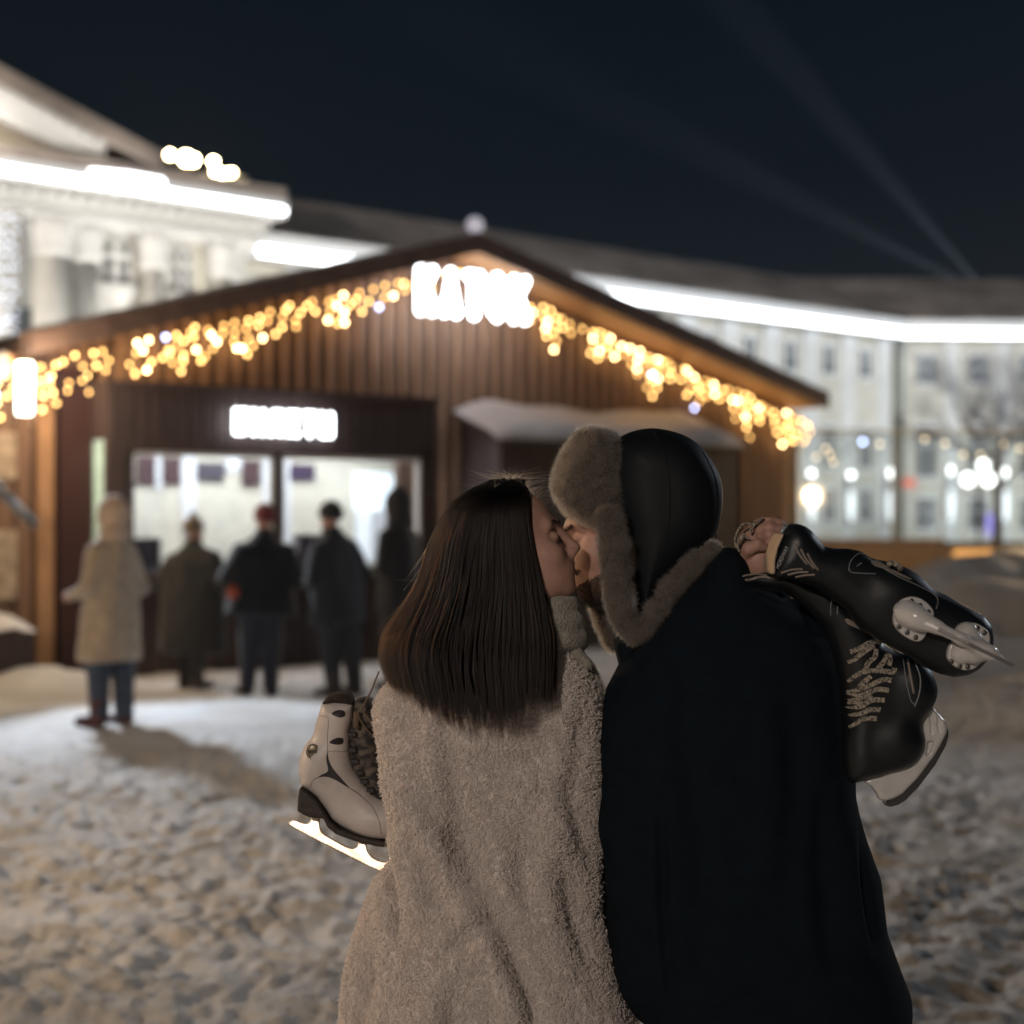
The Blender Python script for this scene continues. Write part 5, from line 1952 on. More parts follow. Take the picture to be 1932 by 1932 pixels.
_, sv, sq = blob('hat_shell', shell_f, W(1120, 1215, YH)*[1, 0, 1]+[0, 2.60, 0], W(1385, 790, YH)*[1, 0, 1]+[0, 2.90, 0], 0.0045, M['hat_shell'], man, MO)
for pts, r in (([(1236, 812), (1255, 870), (1262, 940), (1256, 1010), (1236, 1090)], .0014), ([(1330, 852), (1352, 900), (1359, 950), (1352, 990), (1340, 1018)], .0012)):
    seam('shell_seam', shell_f, pts, YH-0.08, YH-0.2, YH, r, M['hat_shell'], man, MO)
FLAP = [(1046, 915), (1052, 882), (1072, 838), (1096, 812), (1124, 806), (1150, 814), (1168, 836), (1176, 900), (1174, 960), (1158, 998), (1128, 992), (1100, 982), (1072, 962), (1054, 940)]
flap_poly = [tuple(p) for p in spline(xz(FLAP, YH-0.03), 3)]


def furflap_f(P):
    d = slab(P, flap_poly, YH-0.005, .088, .045)
    return d+0.006+0.0055*vnoise(P[0]*42, P[1]*42, P[2]*42, 6)+0.0025*vnoise(P[0]*95, P[1]*95, P[2]*95, 7)


_, uv_, uq = blob('fur_flap', furflap_f, W(1020, 1010, YH)*[1, 0, 1]+[0, 2.62, 0], W(1195, 785, YH)*[1, 0, 1]+[0, 2.87, 0], 0.005, M['fur_base'], man, MO)
fur('fur_pile', uv_, uq, 60000, 0.014, M['fur'], man, MO, 31, 6, (-0.1, 0, -0.35), 1.7, 0.0016, 0.00046, None, 0.00008)


def strip_f(P):
    Ys = 2.632
    a = [(1150, 975), (1158, 1020), (1163, 1070), (1168, 1120), (1178, 1165), (1196, 1192)]
    bb = [(1196, 1192), (1216, 1186), (1240, 1148), (1266, 1108), (1300, 1068), (1346, 1030)]
    d = chain(P, [W(x, y, Ys+0.012-0.012*min(1, i)) for i, (x, y) in enumerate(a)], [.024, .022, .022, .022, .020, .016], .01)
    d = smin(d, chain(P, [W(x, y, Ys+(0.0 if i < 3 else 0.010*(i-2))) for i, (x, y) in enumerate(bb)], [.015, .015, .0145, .015, .0145, .012], .01), .008)
    return d+0.004+0.0045*vnoise(P[0]*50, P[1]*50, P[2]*50, 16)+0.002*vnoise(P[0]*110, P[1]*110, P[2]*110, 17)


_, uv_, uq = blob('fur_trim', strip_f, W(1100, 1240, YH)*[1, 0, 1]+[0, 2.60, 0], W(1375, 930, YH)*[1, 0, 1]+[0, 2.74, 0], 0.004, M['fur_base'], man, MO)
fur('fur_pile', uv_, uq, 42000, 0.013, M['fur'], man, MO, 32, 5, (0.0, 0, -0.4), 1.7, 0.0016, 0.00044, None, 0.00008)


def strip2_f(P):
    d = chain(P, wpts([(1122, 1140), (1138, 1168), (1156, 1215)], 2.83), [.010, .013, .012], .01)
    return d


_, uv_, uq = blob('fur_trim', strip2_f, W(1080, 1240, 2.83)*[1, 0, 1]+[0, 2.79, 0], W(1190, 1110, 2.83)*[1, 0, 1]+[0, 2.87, 0], 0.004, M['fur_base'], man, MO)
fur('fur_pile', uv_, uq, 5000, 0.010, M['fur'], man, MO, 33, 5, (-0.2, 0, -0.35), 0.85, 0.0006, 0.00026, None, 0.00006)
MB().tube([tuple(p-MO) for p in wpts([(1352, 1000), (1349, 1015), (1345, 1030), (1350, 1036)], YH-0.02)], 0.0022, 6).build('hat_cord', M['wire'], man, True)

# right hand, curled round the laces above the shoulder
c2 = lambda x, y: ((1700+x/4.2933)*.754688, (1250+y/4.2933)*.754688)
YF = 2.655


def hp(x, y, dy=0.0):
    a, b_ = c2(x, y)
    return W(a, b_, YF+dy)


def hand_m(P):
    d = ell(P, hp(850, 610, .018), (.030, .026, .040))
    d = smin(d, cap(P, hp(840, 640, .01), hp(860, 900, .03), .030, .028), .02)
    d = smin(d, ell(P, hp(760, 470, .025), (.024, .026, .030)), .012)
    d = smin(d, cap(P, hp(700, 470, .03), hp(770, 640, .01), .013, .016), .010)
    return d


fingers = [([(770, 330, .028), (850, 262, .012), (950, 225, .0), (1060, 262, .002), (1120, 300, .016)], .0105),
           ([(800, 400, .022), (870, 320, .002), (960, 300, -.010), (1050, 330, -.008), (1090, 380, .006)], .0110),
           ([(840, 470, .018), (890, 405, -.004), (960, 375, -.016), (1030, 400, -.014), (1060, 450, .0)], .0110),
           ([(880, 540, .014), (925, 480, -.006), (980, 455, -.016), (1030, 480, -.012), (1040, 530, .0)], .0098)]
hand_all = lambda P: hand_m(P)


def whole_hand(P):
    d = hand_m(P)
    for pts, r in fingers:
        c = chain(P, [hp(*p) for p in pts], [r*1.02, r, r, r*.95, r*.85], .004)
        d = smin(d, c, .0035)
    t = chain(P, [hp(700, 600, .0), hp(745, 520, -.020), hp(830, 480, -.028), hp(890, 500, -.026)], [.013, .012, .0105, .009], .004)
    return smin(d, t, .003)


blob('hand', whole_hand, hp(560, 940)-[0, .06, 0], hp(1200, 180)+[0, .09, 0], 0.0021, M['skin'], man, MO, 1)
sl_f = lambda P: smax(cap(P, hp(862, 800, .03), hp(880, 1200, .06), .038, .050), -(P[0]*0+0.004), .01)
blob('sleeve_cuff', lambda P: cap(P, hp(866, 860, .03), hp(900, 1150, .05), .040, .050), hp(640, 1320)-[0, .05, 0], hp(1130, 640)+[0, .14, 0], 0.005, M['wool'], man, MO)

# ======================= hockey skates over the shoulder
M['blackleather'] = mat('black_skate_leather', (0.0055, 0.007, 0.009), 0.42, bump=0.2, bscale=240, bdist=0.001, spec=0.4)
M['holder'] = mat('white_blade_holder', (0.52, 0.50, 0.48), 0.28, var=0.12, vscale=30, coat=0.3)
M['steel'] = mat('dark_steel', (0.10, 0.10, 0.10), 0.3, 0.8)
M['lacew'] = mat('pale_lace', (0.42, 0.36, 0.28), 0.85, var=0.75, vscale=260, vcol=(0.06, 0.055, 0.05), bump=0.5, bscale=700)
M['stripe'] = mat('grey_piping', (0.20, 0.165, 0.14), 0.6)
M['thread'] = mat('grey_thread', (0.17, 0.175, 0.18), 0.6)
M['rivet'] = mat('rivet', (0.10, 0.09, 0.085), 0.35, 0.6)
c7 = lambda x, y: ((1750+x/2.38519)*.754688, (1250+y/2.38519)*.754688)


def c7l(pts):
    return [c7(*p) for p in pts]


Y1 = 2.445
S1O = np.array([*W(1660, 1130, Y1)[:2], W(1660, 1130, Y1)[2]])
sk1 = empty('hockey_skate', S1O, 0, 'black hockey skate lying over the shoulder with its white blade holder facing out', 'ice skate', 'hockey skates hung over the shoulder')
B1 = c7l([(412, 430), (415, 350), (432, 290), (470, 205), (515, 155), (560, 140), (612, 148), (660, 182), (700, 235), (735, 275), (800, 288), (880, 290), (950, 305), (1010, 340), (1090, 370), (1200, 430), (1300, 490), (1400, 545),
          (1500, 590), (1600, 640), (1680, 690), (1718, 750), (1722, 830), (1690, 920), (1640, 1000), (1580, 1035), (1500, 1050), (1420, 1035), (1330, 985), (1230, 925), (1130, 870), (1050, 830), (960, 760), (860, 640),
          (700, 520), (560, 470), (440, 470)])
p1 = xz(B1, Y1)


def boot1(P):
    d = slab(P, p1, Y1, .048, .038, lambda X, Z: 0.020*np.clip((X-S1O[0])/0.2, -1, 1)*0)
    d = d+0.0018*vnoise(P[0]*34, P[1]*34, P[2]*34, 62)
    d = smin(d, ell(P, W(*c7(1560, 850), Y1), (.048, .050, .048)), .012)
    d = smin(d, ell(P, W(*c7(1130, 580), Y1), (.060, .056, .052)), .02)
    return d


blob('boot', boot1, W(1440, 1300, Y1)*[1, 0, 1]+[0, 2.37, 0], W(1890, 960, Y1)*[1, 0, 1]+[0, 2.52, 0], 0.0035, M['blackleather'], sk1, S1O)
blob('cuff_lining', lambda P: slab(P, xz(c7l([(400, 440), (405, 350), (425, 280), (462, 200), (480, 200), (440, 290), (425, 360), (425, 440)]), Y1), Y1, .044, .006),
     W(1440, 1090, Y1)*[1, 0, 1]+[0, 2.38, 0], W(1500, 970, Y1)*[1, 0, 1]+[0, 2.51, 0], 0.003, mat('tan_lining', (0.36, 0.27, 0.19), 0.8), sk1, S1O)
YB1 = Y1-0.047
seam1 = lambda nm, pts, r, m: seam(nm, boot1, c7l(pts), YB1, Y1-0.12, Y1, r, M[m], sk1, S1O)
for pts in ([(565, 258), (590, 320), (640, 385)], [(600, 290), (632, 350), (682, 408)], [(640, 318), (668, 370), (706, 418)], [(490, 436), (550, 416), (615, 412)], [(530, 448), (590, 432), (650, 430)], [(580, 462), (630, 450), (690, 446)]):
    seam1('stripe', pts, .0019, 'stripe')
seam1('stitching', [(1050, 440), (960, 436), (900, 430), (888, 405), (905, 362), (960, 322), (1020, 328)], .0008, 'thread')
seam1('stitching', [(1015, 345), (1090, 400), (1180, 455), (1290, 505), (1400, 560), (1425, 600), (1408, 650)], .0008, 'thread')
seam1('stitching', [(935, 395), (955, 382), (970, 375)], .0009, 'thread')
wht = [(1030, 372), (1060, 358), (1085, 362), (1120, 390), (1180, 425), (1270, 472), (1255, 476), (1170, 440), (1100, 408), (1050, 395)]
inlay('side_inlay', boot1, xz(c7l(wht), YB1), Y1-0.12, Y1, M['stripe'], sk1, S1O)
MB().tube([W(*c7(1120, 382), YB1-.004)-S1O, W(*c7(1150, 372), YB1-.01)-S1O, W(*c7(1185, 392), YB1-.008)-S1O, W(*c7(1195, 415), YB1-.002)-S1O], 0.0045, 8).build('lace_knot', M['lacew'], sk1, True)
# lettering printed along the cuff
cu = bpy.data.curves.new('lettering_source', 'FONT')
cu.body = 'NORDWAY'
cu.size = 1.0
cu.space_character = 1.12
to = bpy.data.objects.new('lettering_source', cu)
COL.objects.link(to)
dg = bpy.context.evaluated_depsgraph_get()
tm = to.evaluated_get(dg).to_mesh()
tv = np.array([v.co[:] for v in tm.vertices])
tf = [tuple(p.vertices) for p in tm.polygons]
to.to_mesh_clear()
bpy.data.objects.remove(to)
a, b_ = W(*c7(474, 414), YB1), W(*c7(534, 282), YB1)
ux = (b_-a)/np.linalg.norm(b_-a)
uz = np.array([-ux[2], 0, ux[0]])
wd_ = tv[:, 0].max()
sc_ = np.linalg.norm(b_-a)/wd_
P3 = a+tv[:, :1]*ux*sc_+tv[:, 1:2]*uz*sc_*1.15
P3[:, 1] = project(boot1, P3[:, 0], P3[:, 2], Y1-0.12, Y1)-0.0006
M['print'] = mat('grey_print', (0.42, 0.43, 0.44), 0.5)
mobj('cuff_lettering', P3-S1O, tf, M['print'], sk1)
lg = [[(440, 350), (452, 300), (462, 296), (456, 335), (466, 310), (474, 318), (466, 352), (456, 358), (458, 330), (450, 352)]]
inlay('cuff_logo', boot1, xz(c7l([(444, 338), (452, 300), (463, 296), (462, 318), (470, 306), (478, 312), (470, 345), (460, 358), (461, 335), (452, 350)]), YB1), Y1-0.12, Y1, M['print'], sk1, S1O, 0.0008)
# blade holder: two riveted plates, a bridge and the runner, standing out towards the viewer
for pl_, nm in (([(1150, 665), (1165, 620), (1195, 590), (1255, 574), (1320, 590), (1375, 640), (1390, 690), (1352, 780), (1322, 832), (1278, 842), (1205, 805), (1160, 755), (1146, 710)], 'plate'),
                ([(1545, 785), (1580, 742), (1625, 730), (1680, 752), (1722, 800), (1715, 880), (1670, 965), (1625, 1005), (1560, 1012), (1500, 980), (1470, 940), (1474, 890), (1495, 850)], 'plate')):
    poly = [tuple(p) for p in spline(xz(c7l(pl_), YB1-.004), 3)]
    zc_ = np.mean(poly, 0)
    blob('holder_plate', lambda P: slab(P, poly, YB1-.005, .0075, .003), (zc_[0]-.06, YB1-.02, zc_[1]-.07), (zc_[0]+.06, YB1+.01, zc_[1]+.07), 0.0022, M['holder'], sk1, S1O)


def bridge(P):
    q7 = lambda x, y, Y: W(*c7(x, y), Y)
    d = chain(P, [q7(1215, 665, YB1-.010), q7(1290, 700, YB1-.022), q7(1400, 752, YB1-.034), q7(1560, 830, YB1-.042), q7(1700, 900, YB1-.046), q7(1850, 978, YB1-.050)], [.017, .0165, .010, .0085, .0075, .003], .01)
    d = smin(d, cap(P, q7(1255, 690, YB1-.008), q7(1320, 725, YB1-.024), .022, .012), .014)
    d = smin(d, chain(P, [q7(1590, 800, YB1-.008), q7(1640, 860, YB1-.022), q7(1720, 900, YB1-.044)], [.020, .014, .006], .01), .016)
    d = smin(d, chain(P, [q7(1560, 910, YB1-.008), q7(1640, 920, YB1-.022), q7(1740, 915, YB1-.044)], [.020, .013, .005], .01), .016)
    return d


blob('holder_bridge', bridge, W(*c7(1140, 1060), YB1)+[0, -.10, 0], W(*c7(1910, 560), YB1)+[0, .02, 0], 0.0024, M['holder'], sk1, S1O)
q7 = lambda x, y, Y: W(*c7(x, y), Y)-S1O
rb = MB()
ra_ = [q7(1320, 722, YB1-.040), q7(1420, 768, YB1-.050), q7(1600, 855, YB1-.060), q7(1760, 932, YB1-.062), q7(1872, 988, YB1-.060)]
for a_, b2 in zip(ra_[:-1], ra_[1:]):
    n_ = np.array([0.0012, 0, 0.0022])
    rb.hexa([tuple(a_-n_+[0, .012, 0]), tuple(b2-n_+[0, .012, 0]), tuple(b2+n_+[0, .012, 0]), tuple(a_+n_+[0, .012, 0]), tuple(a_-n_), tuple(b2-n_), tuple(b2+n_), tuple(a_+n_)])
rb.build('runner', mat('polished_steel', (0.22, 0.21, 0.20), 0.45, 0.7), sk1)
rv = MB().ball((0, 0, 0), 0.0042, 10, 6, 1, 0.45, 1.1)
rme = mesh_data('rivet', rv.v, rv.f, M['rivet'], True)
for (x, y) in ((1262, 604), (1313, 630), (1362, 668), (1188, 755), (1236, 790), (1287, 820), (1600, 756), (1655, 765), (1697, 792), (1500, 962), (1550, 993), (1597, 995)):
    o = bpy.data.objects.new('rivet', rme)
    o.location = W(*c7(x, y), YB1-.0125)-S1O
    link(o, sk1)

# ---- lower skate
Y2 = 2.525
S2O = W(1680, 1330, Y2)
sk2 = empty('hockey_skate', S2O, 0, 'lower black hockey skate hanging toe down with loose speckled white laces', 'ice skate', 'hockey skates hung over the shoulder')
B2 = c7l([(268, 462), (310, 442), (480, 425), (640, 470), (780, 520), (900, 620), (1000, 740), (1080, 845), (1200, 935), (1285, 960), (1345, 1040), (1386, 1120), (1378, 1175), (1330, 1245), (1285, 1310), (1262, 1385),
          (1268, 1440), (1228, 1520), (1150, 1585), (1050, 1642), (960, 1672), (895, 1684), (862, 1640), (846, 1500), (852, 1300), (835, 1100), (800, 900), (740, 760), (640, 640), (500, 540), (350, 510)])
p2_ = xz(B2, Y2)


def boot2(P):
    d = slab(P, p2_, Y2, .044, .036)+0.002*vnoise(P[0]*32, P[1]*32, P[2]*32, 63)
    d = smin(d, ell(P, W(*c7(1160, 1430), Y2), (.050, .050, .050)), .02)
    d = smin(d, ell(P, W(*c7(1250, 1120), Y2), (.040, .050, .055)), .02)
    return d


blob('boot', boot2, W(1390, 1510, Y2)*[1, 0, 1]+[0, 2.45, 0], W(1790, 1060, Y2)*[1, 0, 1]+[0, 2.60, 0], 0.0036, M['blackleather'], sk2, S2O)
YB2 = Y2-0.045
seam2 = lambda nm, pts, r, m, lift=0.0, n=5: seam(nm, boot2, c7l(pts), YB2, Y2-0.12, Y2+0.01, r, M[m], sk2, S2O, n, lift)
seam2('stitching', [(786, 690), (782, 640), (792, 596), (815, 577), (850, 598), (900, 655), (960, 720), (1040, 790), (1150, 872), (1230, 930)], .0009, 'thread')
seam2('stitching', [(824, 632), (822, 655), (820, 680)], .0009, 'thread')
seam2('stitching', [(1225, 950), (1222, 1050), (1240, 1150), (1255, 1200), (1275, 1215)], .0009, 'thread')
seam2('stitching', [(1250, 955), (1252, 1050), (1268, 1150)], .0022, 'stripe')
seam2('stitching', [(1290, 975), (1310, 1060), (1300, 1150), (1275, 1230)], .0014, 'thread')
seam2('stripe', [(285, 462), (350, 448), (420, 452)], .0018, 'stripe')
seam2('stripe', [(300, 488), (345, 466), (400, 462), (470, 470)], .0026, 'stripe')
inlay('side_inlay', boot2, xz(c7l([(862, 712), (880, 706), (930, 732), (1000, 778), (1050, 815), (1030, 816), (960, 775), (905, 752), (880, 740)]), YB2), Y2-0.12, Y2+0.02, M['stripe'], sk2, S2O)
LAC = [[(835, 915), (900, 905), (960, 880), (1010, 852), (1060, 850), (1092, 866)], [(852, 992), (920, 952), (980, 900), (1040, 868)], [(975, 1032), (1000, 970), (1040, 932), (1050, 890)],
       [(878, 1108), (930, 1050), (990, 1020), (1080, 1018), (1150, 1026), (1162, 1004)], [(1060, 1002), (1095, 965), (1118, 930), (1140, 945), (1128, 985)], [(925, 1152), (968, 1092), (1015, 1050)],
       [(880, 1152), (960, 1130), (1040, 1092), (1090, 1070), (1140, 1076)], [(886, 1205), (960, 1182), (1040, 1130), (1122, 1134)], [(890, 1245), (960, 1232), (1020, 1192), (1096, 1192)],
       [(900, 1292), (970, 1272), (1010, 1250), (1075, 1250)], [(868, 1392), (930, 1340), (980, 1305), (1050, 1302)], [(860, 1180), (900, 1160), (960, 1165), (1010, 1140)], [(880, 1225), (930, 1210), (980, 1215), (1020, 1165)]]
for i, l_ in enumerate(LAC):
    c = np.array([W(x, y, YB2) for x, y in (tuple(q_) for q_ in spline(c7l(l_), 5, False))])
    c[:, 1] = project(boot2, c[:, 0], c[:, 2], Y2-0.12, Y2+0.02)-0.002-0.0012*(i % 3)
    c = c[(c[:, 0] > W(1602, 0, YB2)[0]) & (c[:, 1] < Y2-0.004)]
    if len(c) < 3:
        continue
    mb = MB()
    w_ = 0.0042
    for j in range(len(c)-1):
        t = c[j+1]-c[j]
        t /= np.linalg.norm(t)
        s_ = np.array([-t[2], 0, t[0]])*w_
        u_ = np.array([0, .0016, 0])
        a_, b2 = c[j]-S2O-t*0.0006, c[j+1]-S2O+t*0.0006
        mb.hexa([tuple(a_-s_*.75+u_), tuple(b2-s_*.75+u_), tuple(b2+s_*.75+u_), tuple(a_+s_*.75+u_), tuple(a_-s_-u_*.2), tuple(b2-s_-u_*.2), tuple(b2+s_-u_*.2), tuple(a_+s_-u_*.2)])
    mb.build('lace', M['lacew'], sk2, False)
H2 = xz(c7l([(1366, 1200), (1385, 1235), (1420, 1275), (1455, 1312), (1468, 1345), (1466, 1385), (1440, 1440), (1385, 1535), (1290, 1660), (1200, 1752), (1150, 1778), (1100, 1792), (1062, 1782), (1045, 1745), (1022, 1712),
             (990, 1690), (960, 1672), (1050, 1630), (1140, 1575), (1225, 1500), (1255, 1440), (1268, 1370), (1280, 1310), (1330, 1245)]), Y2)


def holder2(P):
    d = slab(P, H2, Y2, .013, .009)
    X, Z = P[0], P[2]
    for g_, dp in (([(1270, 1405), (1325, 1405), (1318, 1440), (1245, 1580), (1218, 1585), (1262, 1480)], .009), ([(1348, 1432), (1385, 1432), (1362, 1505), (1335, 1520)], .008),
                   ([(1355, 1250), (1372, 1262), (1385, 1330), (1370, 1400), (1362, 1330)], .005), ([(1405, 1290), (1425, 1318), (1420, 1385), (1402, 1340)], .005)):
        d = smax(d, -slab(P, xz(c7l(g_), Y2), Y2-.013, dp, .002), .003)
    return d


blob('blade_holder', holder2, W(*c7(930, 1840), Y2)+[0, -.03, 0], W(*c7(1500, 1170), Y2)+[0, .03, 0], 0.0020, M['holder'], sk2, S2O)
blob('runner', lambda P: slab(P, xz(c7l([(1466, 1350), (1478, 1372), (1480, 1410), (1462, 1470), (1400, 1580), (1300, 1712), (1225, 1790), (1180, 1818), (1135, 1830), (1105, 1822), (1090, 1800), (1100, 1790), (1150, 1778),
                                         (1200, 1752), (1290, 1660), (1385, 1535), (1440, 1440)]), Y2), Y2, .0035, .001),
     W(*c7(1070, 1850), Y2)+[0, -.01, 0], W(*c7(1500, 1330), Y2)+[0, .01, 0], 0.0018, M['steel'], sk2, S2O)
# laces gathered in the fist
YL = YF+.004
lc = empty('skate_lace', W(1395, 1020, YL), 0, 'pale skate lace looped round the fist above the shoulder', 'lace')
o0 = W(1395, 1020, YL)
for pts in ([(600, 500), (590, 420), (620, 330), (680, 262), (760, 252), (800, 250)], [(612, 520), (625, 440), (660, 390), (700, 360)], [(750, 350), (770, 300), (830, 235), (900, 195)], [(640, 555), (620, 500), (640, 430), (700, 395), (740, 420)]):
    c = [W(*c2(x, y), YL-.018) for x, y in (tuple(q_) for q_ in spline(pts, 4, False))]
    MB().tube([tuple(p-o0) for p in c], 0.0026, 6).build('strand', M['lacew'], lc, True)

# ======================= white figure skates at the woman's side
Y3 = 2.80
c6 = lambda x, y: ((650+x/3.22)*.754688, (1650+y/3.22)*.754688)


def c6l(pts):
    return [c6(*p) for p in pts]


S3O = W(*c6(650, 900), Y3)
sk3 = empty('figure_skate', S3O, 0, 'white figure skate with dark heel and shining blade hanging beside the fleece coat', 'ice skate')
M['whiteleather'] = mat('white_leather', (0.56, 0.50, 0.47), 0.45, var=0.22, vscale=11, bump=0.12, bscale=90)
M['sole'] = mat('dark_stacked_sole', (0.030, 0.022, 0.018), 0.6, bump=0.4, bscale=120)
M['inlay'] = mat('dark_inlay', (0.018, 0.014, 0.018), 0.5)
M['lining'] = mat('dark_lining', (0.030, 0.018, 0.014), 0.9, bump=0.6, bscale=300)
M['blade'] = mat('nickel_blade', (0.95, 0.88, 0.76), 0.40, 0.8, var=0.12, vscale=45, vcol=(0.75, 0.55, 0.38))
B3 = xz(c6l([(505, 338), (600, 322), (700, 330), (758, 350), (754, 450), (728, 560), (730, 700), (734, 780), (762, 880), (850, 1010), (930, 1095), (1000, 1132), (1060, 1130), (1130, 1180), (1180, 1260), (1190, 1340), (1160, 1415),
             (1060, 1430), (940, 1410), (800, 1375), (650, 1320), (578, 1262), (525, 1180), (470, 1100), (405, 1042), (338, 1000), (334, 900), (358, 800), (386, 740), (392, 690), (430, 640), (455, 520), (482, 400)]), Y3)


def boot3(P):
    d = slab(P, B3, Y3, .041, .034)+0.0012*vnoise(P[0]*38, P[1]*38, P[2]*38, 64)
    d = smin(d, ell(P, W(*c6(470, 820), Y3), (.032, .040, .040)), .02)
    d = smin(d, ell(P, W(*c6(960, 1280), Y3), (.055, .046, .032)), .02)
    return d


blob('boot', boot3, W(*c6(290, 1470), Y3)+[0, -.07, 0], W(*c6(1240, 290), Y3)+[0, .07, 0], 0.0032, M['whiteleather'], sk3, S3O)
blob('cuff_lining', lambda P: slab(P, xz(c6l([(512, 334), (560, 278), (640, 255), (718, 262), (752, 298), (762, 352), (700, 345), (600, 336), (510, 350)]), Y3), Y3, .036, .02),
     W(*c6(490, 380), Y3)+[0, -.05, 0], W(*c6(790, 230), Y3)+[0, .05, 0], 0.0028, M['lining'], sk3, S3O)
cam_m = mat('patterned_tongue', (0.020, 0.018, 0.018), 0.8, var=1.0, vscale=48, vcol=(0.13, 0.105, 0.085), detail=1, stretch=(1, 1, 1.6))
T3 = xz(c6l([(758, 352), (775, 318), (840, 298), (905, 310), (930, 500), (960, 800), (1030, 1000), (1050, 1135), (1000, 1140), (930, 1105), (850, 1018), (758, 885), (728, 785), (722, 560), (748, 450)]), Y3)
tongue3 = lambda P: slab(P, T3, Y3+.006, .034, .022)
blob('tongue', tongue3, W(*c6(690, 1170), Y3)+[0, -.05, 0], W(*c6(1080, 270), Y3)+[0, .06, 0], 0.0032, cam_m, sk3, S3O)
blob('sole', lambda P: slab(P, xz(c6l([(338, 1000), (405, 1042), (470, 1100), (525, 1180), (572, 1268), (650, 1330), (800, 1385), (940, 1418), (1060, 1438), (1110, 1432), (1104, 1490), (950, 1470), (780, 1430), (625, 1372), (560, 1318),
                                    (525, 1250), (410, 1240), (320, 1190), (324, 1090)]), Y3), Y3, .037, .004),
     W(*c6(300, 1510), Y3)+[0, -.05, 0], W(*c6(1130, 980), Y3)+[0, .05, 0], 0.0026, M['sole'], sk3, S3O)
BL = xz(c6l([tuple(q_) for q_ in spline([(233, 1335), (245, 1300), (270, 1292), (330, 1312), (382, 1318), (404, 1292), (412, 1242), (474, 1246), (478, 1320), (500, 1385), (580, 1432), (650, 1468), (730, 1500), (775, 1496), (796, 1466), (808, 1437),
                                         (860, 1444), (866, 1500), (900, 1556), (960, 1590), (1020, 1600), (1044, 1570), (1046, 1500), (1080, 1497), (1078, 1570), (1062, 1650), (1030, 1682), (960, 1668), (850, 1622), (650, 1532), (400, 1420)], 3)]), Y3)
BLZ = W(*c6(700, 1430), Y3)[2]
blob('blade', lambda P: slab(P, BL, Y3-.004, .0028, .0008, lambda X, Z: 0.31*(Z-BLZ)-0.06*(X-S3O[0])), W(*c6(215, 1700), Y3)+[0, -.05, 0], W(*c6(1100, 1220), Y3)+[0, .05, 0], 0.0014, M['blade'], sk3, S3O)
BE = c6l([(233, 1338), (400, 1422), (650, 1534), (850, 1624), (960, 1670), (1030, 1684)])
MB().tube([tuple(W(x, y, Y3-.004)-S3O+[0, 0.31*(W(x, y, Y3)[2]-BLZ)-0.06*(W(x, y, Y3)[0]-S3O[0]), 0]) for x, y in BE], 0.0014, 6).build('blade_edge', mat('rusty_edge', (0.16, 0.08, 0.04), 0.6, 0.4), sk3, True)
for (x, y) in ((443, 1240), (835, 1432)):
    p = W(*c6(x, y), Y3)-S3O
    MB().box(p[0]-.014, p[0]+.014, -.026, .026, p[2]-.001, p[2]+.0025).build('blade_plate', M['blade'], sk3)
YB3 = Y3-.041
for pl_ in ([(575, 433), (600, 414), (640, 406), (672, 414), (684, 436), (676, 458), (645, 464), (605, 454)], [(558, 662), (588, 640), (625, 628), (658, 634), (668, 652), (660, 680), (625, 684), (580, 676)]):
    inlay('eyelet_inlay', boot3, [tuple(p) for p in spline(xz(c6l(pl_), YB3), 3)], Y3-.12, Y3, M['inlay'], sk3, S3O, 0.0009)
inlay('swoosh_inlay', boot3, [tuple(p) for p in spline(xz(c6l([(545, 728), (549, 770), (560, 820), (592, 880), (650, 950), (690, 998), (724, 1036), (690, 1016), (640, 985), (590, 955), (545, 938), (505, 936), (465, 945), (500, 920), (535, 905), (550, 880), (542, 840), (535, 790)]), YB3), 2)], Y3-.12, Y3, M['inlay'], sk3, S3O, 0.0009)
sm3 = lambda pts, r=.0007, m='stripe': seam('seam', boot3, c6l(pts), YB3, Y3-.12, Y3, r, M[m], sk3, S3O)
sm3([(402, 1036), (415, 990), (445, 955), (500, 937), (560, 945), (650, 985), (740, 1050), (830, 1120), (905, 1190), (950, 1260), (970, 1330), (975, 1405)])
sm3([(545, 728), (542, 620), (548, 520), (540, 460), (470, 458)], .0006)
sm3([(730, 740), (700, 744), (640, 742), (600, 735), (548, 735)], .0006)
sm3([(752, 880), (835, 1010), (915, 1108), (1000, 1160), (1060, 1162)], .0007)
sm3([(742, 350), (738, 450), (712, 560), (714, 700)], .0006)
sm3([(724, 1036), (790, 1080), (860, 1150)], .0006)
bd = W(*c6(424, 738), YB3)
bd[1] = project(boot3, [bd[0]], [bd[2]], Y3-.12, Y3)[0]
rg = [tuple(bd-S3O+[.0118*math.cos(t)*.95, -.001+.004*math.cos(t), .0118*1.15*math.sin(t)]) for t in np.linspace(0, 6.283, 20, endpoint=False)]
cen = MB().ball(tuple(bd-S3O+[0, 0, 0]), .0115, 16, 8, .95, .25, 1.15).build('badge', mat('pewter_badge', (0.25, 0.21, 0.15), 0.4, 0.6), sk3, True)
MB().tube(rg, .0011, 6, closed=True).build('badge_rim', M['stripe'], cen, True)
mb = MB()
for k in range(5):
    mb.box(bd[0]-S3O[0]-.008+k*.0034, bd[0]-S3O[0]-.006+k*.0034, bd[1]-S3O[1]-.0042, bd[1]-S3O[1]-.0025, bd[2]-S3O[2]-.003, bd[2]-S3O[2]+.003)
mb.build('badge_relief', M['inlay'], cen)
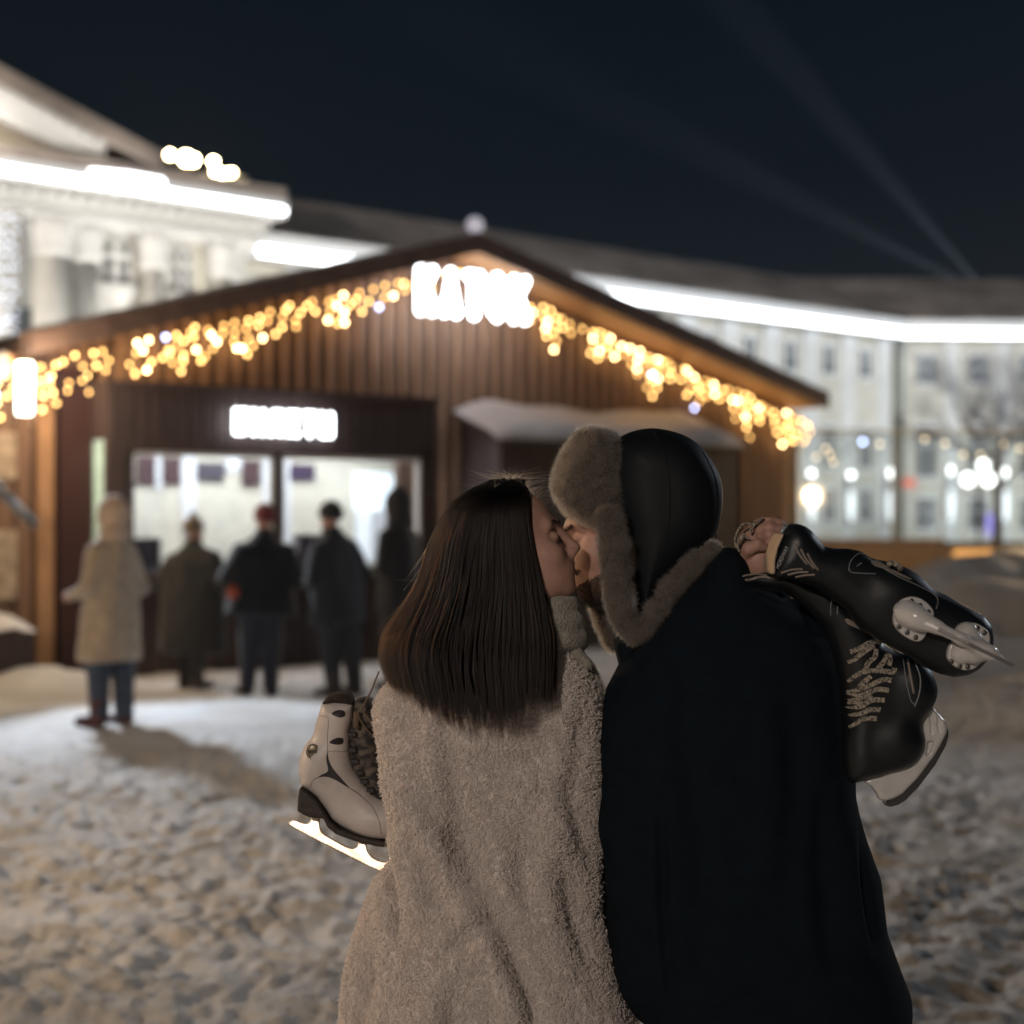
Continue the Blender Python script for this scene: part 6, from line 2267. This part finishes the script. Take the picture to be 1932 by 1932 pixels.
# hooks along the tongue and laces
for (x, y) in ((756, 575), (758, 700), (775, 790), (815, 880), (850, 950), (900, 1020)):
    p = W(*c6(x, y), Y3)
    MB().box(-.006, .007, -.040, -.028, -.0035, .0035).build('hook', M['inlay'], sk3).location = tuple(p-S3O)
lace3 = [([(960, 90), (930, 160), (895, 250), (860, 315), (812, 405), (775, 412)], .0024), ([(812, 405), (850, 440), (890, 490), (905, 520)], .0028), ([(790, 410), (800, 470), (860, 560), (900, 600)], .0022), ([(765, 415), (770, 470), (768, 545)], .0045),
         ([(780, 420), (786, 480), (784, 545)], .0022)]
lo_ = W(*c6(800, 405), Y3)
l3 = empty('skate_lace', lo_, 0, 'grey brown lace rising from the white figure skate to the shoulder', 'lace')
for pts, r in lace3:
    c = [W(x, y, Y3-.045) for x, y in (tuple(q_) for q_ in spline(c6l(pts), 4, False))]
    MB().tube([tuple(p-lo_) for p in c], r*.7, 6).build('strand', mat('brown_lace', (0.17, 0.12, 0.085), 0.8, bump=0.6, bscale=800), l3, True)

# two narrow searchlights behind the end block whose beams cross the haze
for (x0, y0, x1, y1, e) in ((1868, 560, 1180, 215, 4.5e5), (1868, 560, 1430, 60, 5e5)):
    pa_, pb_ = W(x0, y0, 112), W(x1, y1, 92)
    lamp('searchlight', 'SPOT', tuple(pa_), e, (0.82, 0.90, 1.0), 0.05, tuple(pb_), 6.5, 1.0)
# ---------------------------------------------------------------- thin night haze
hz = MB().box(-70, 70, -30, 125, -1.2, 48).build('haze', None, None)
hm_ = bpy.data.materials.new('haze')
hm_.use_nodes = True
nt_ = hm_.node_tree
nt_.nodes.remove(nt_.nodes['Principled BSDF'])
pv = nt_.nodes.new('ShaderNodeVolumePrincipled')
pv.inputs['Color'].default_value = (0.9, 0.92, 0.95, 1)
pv.inputs['Density'].default_value = 0.00045
pv.inputs['Anisotropy'].default_value = 0.7
nt_.links.new(pv.outputs[0], nt_.nodes['Material Output'].inputs['Volume'])
hz.data.materials.append(hm_)
tag(hz, kind='stuff')
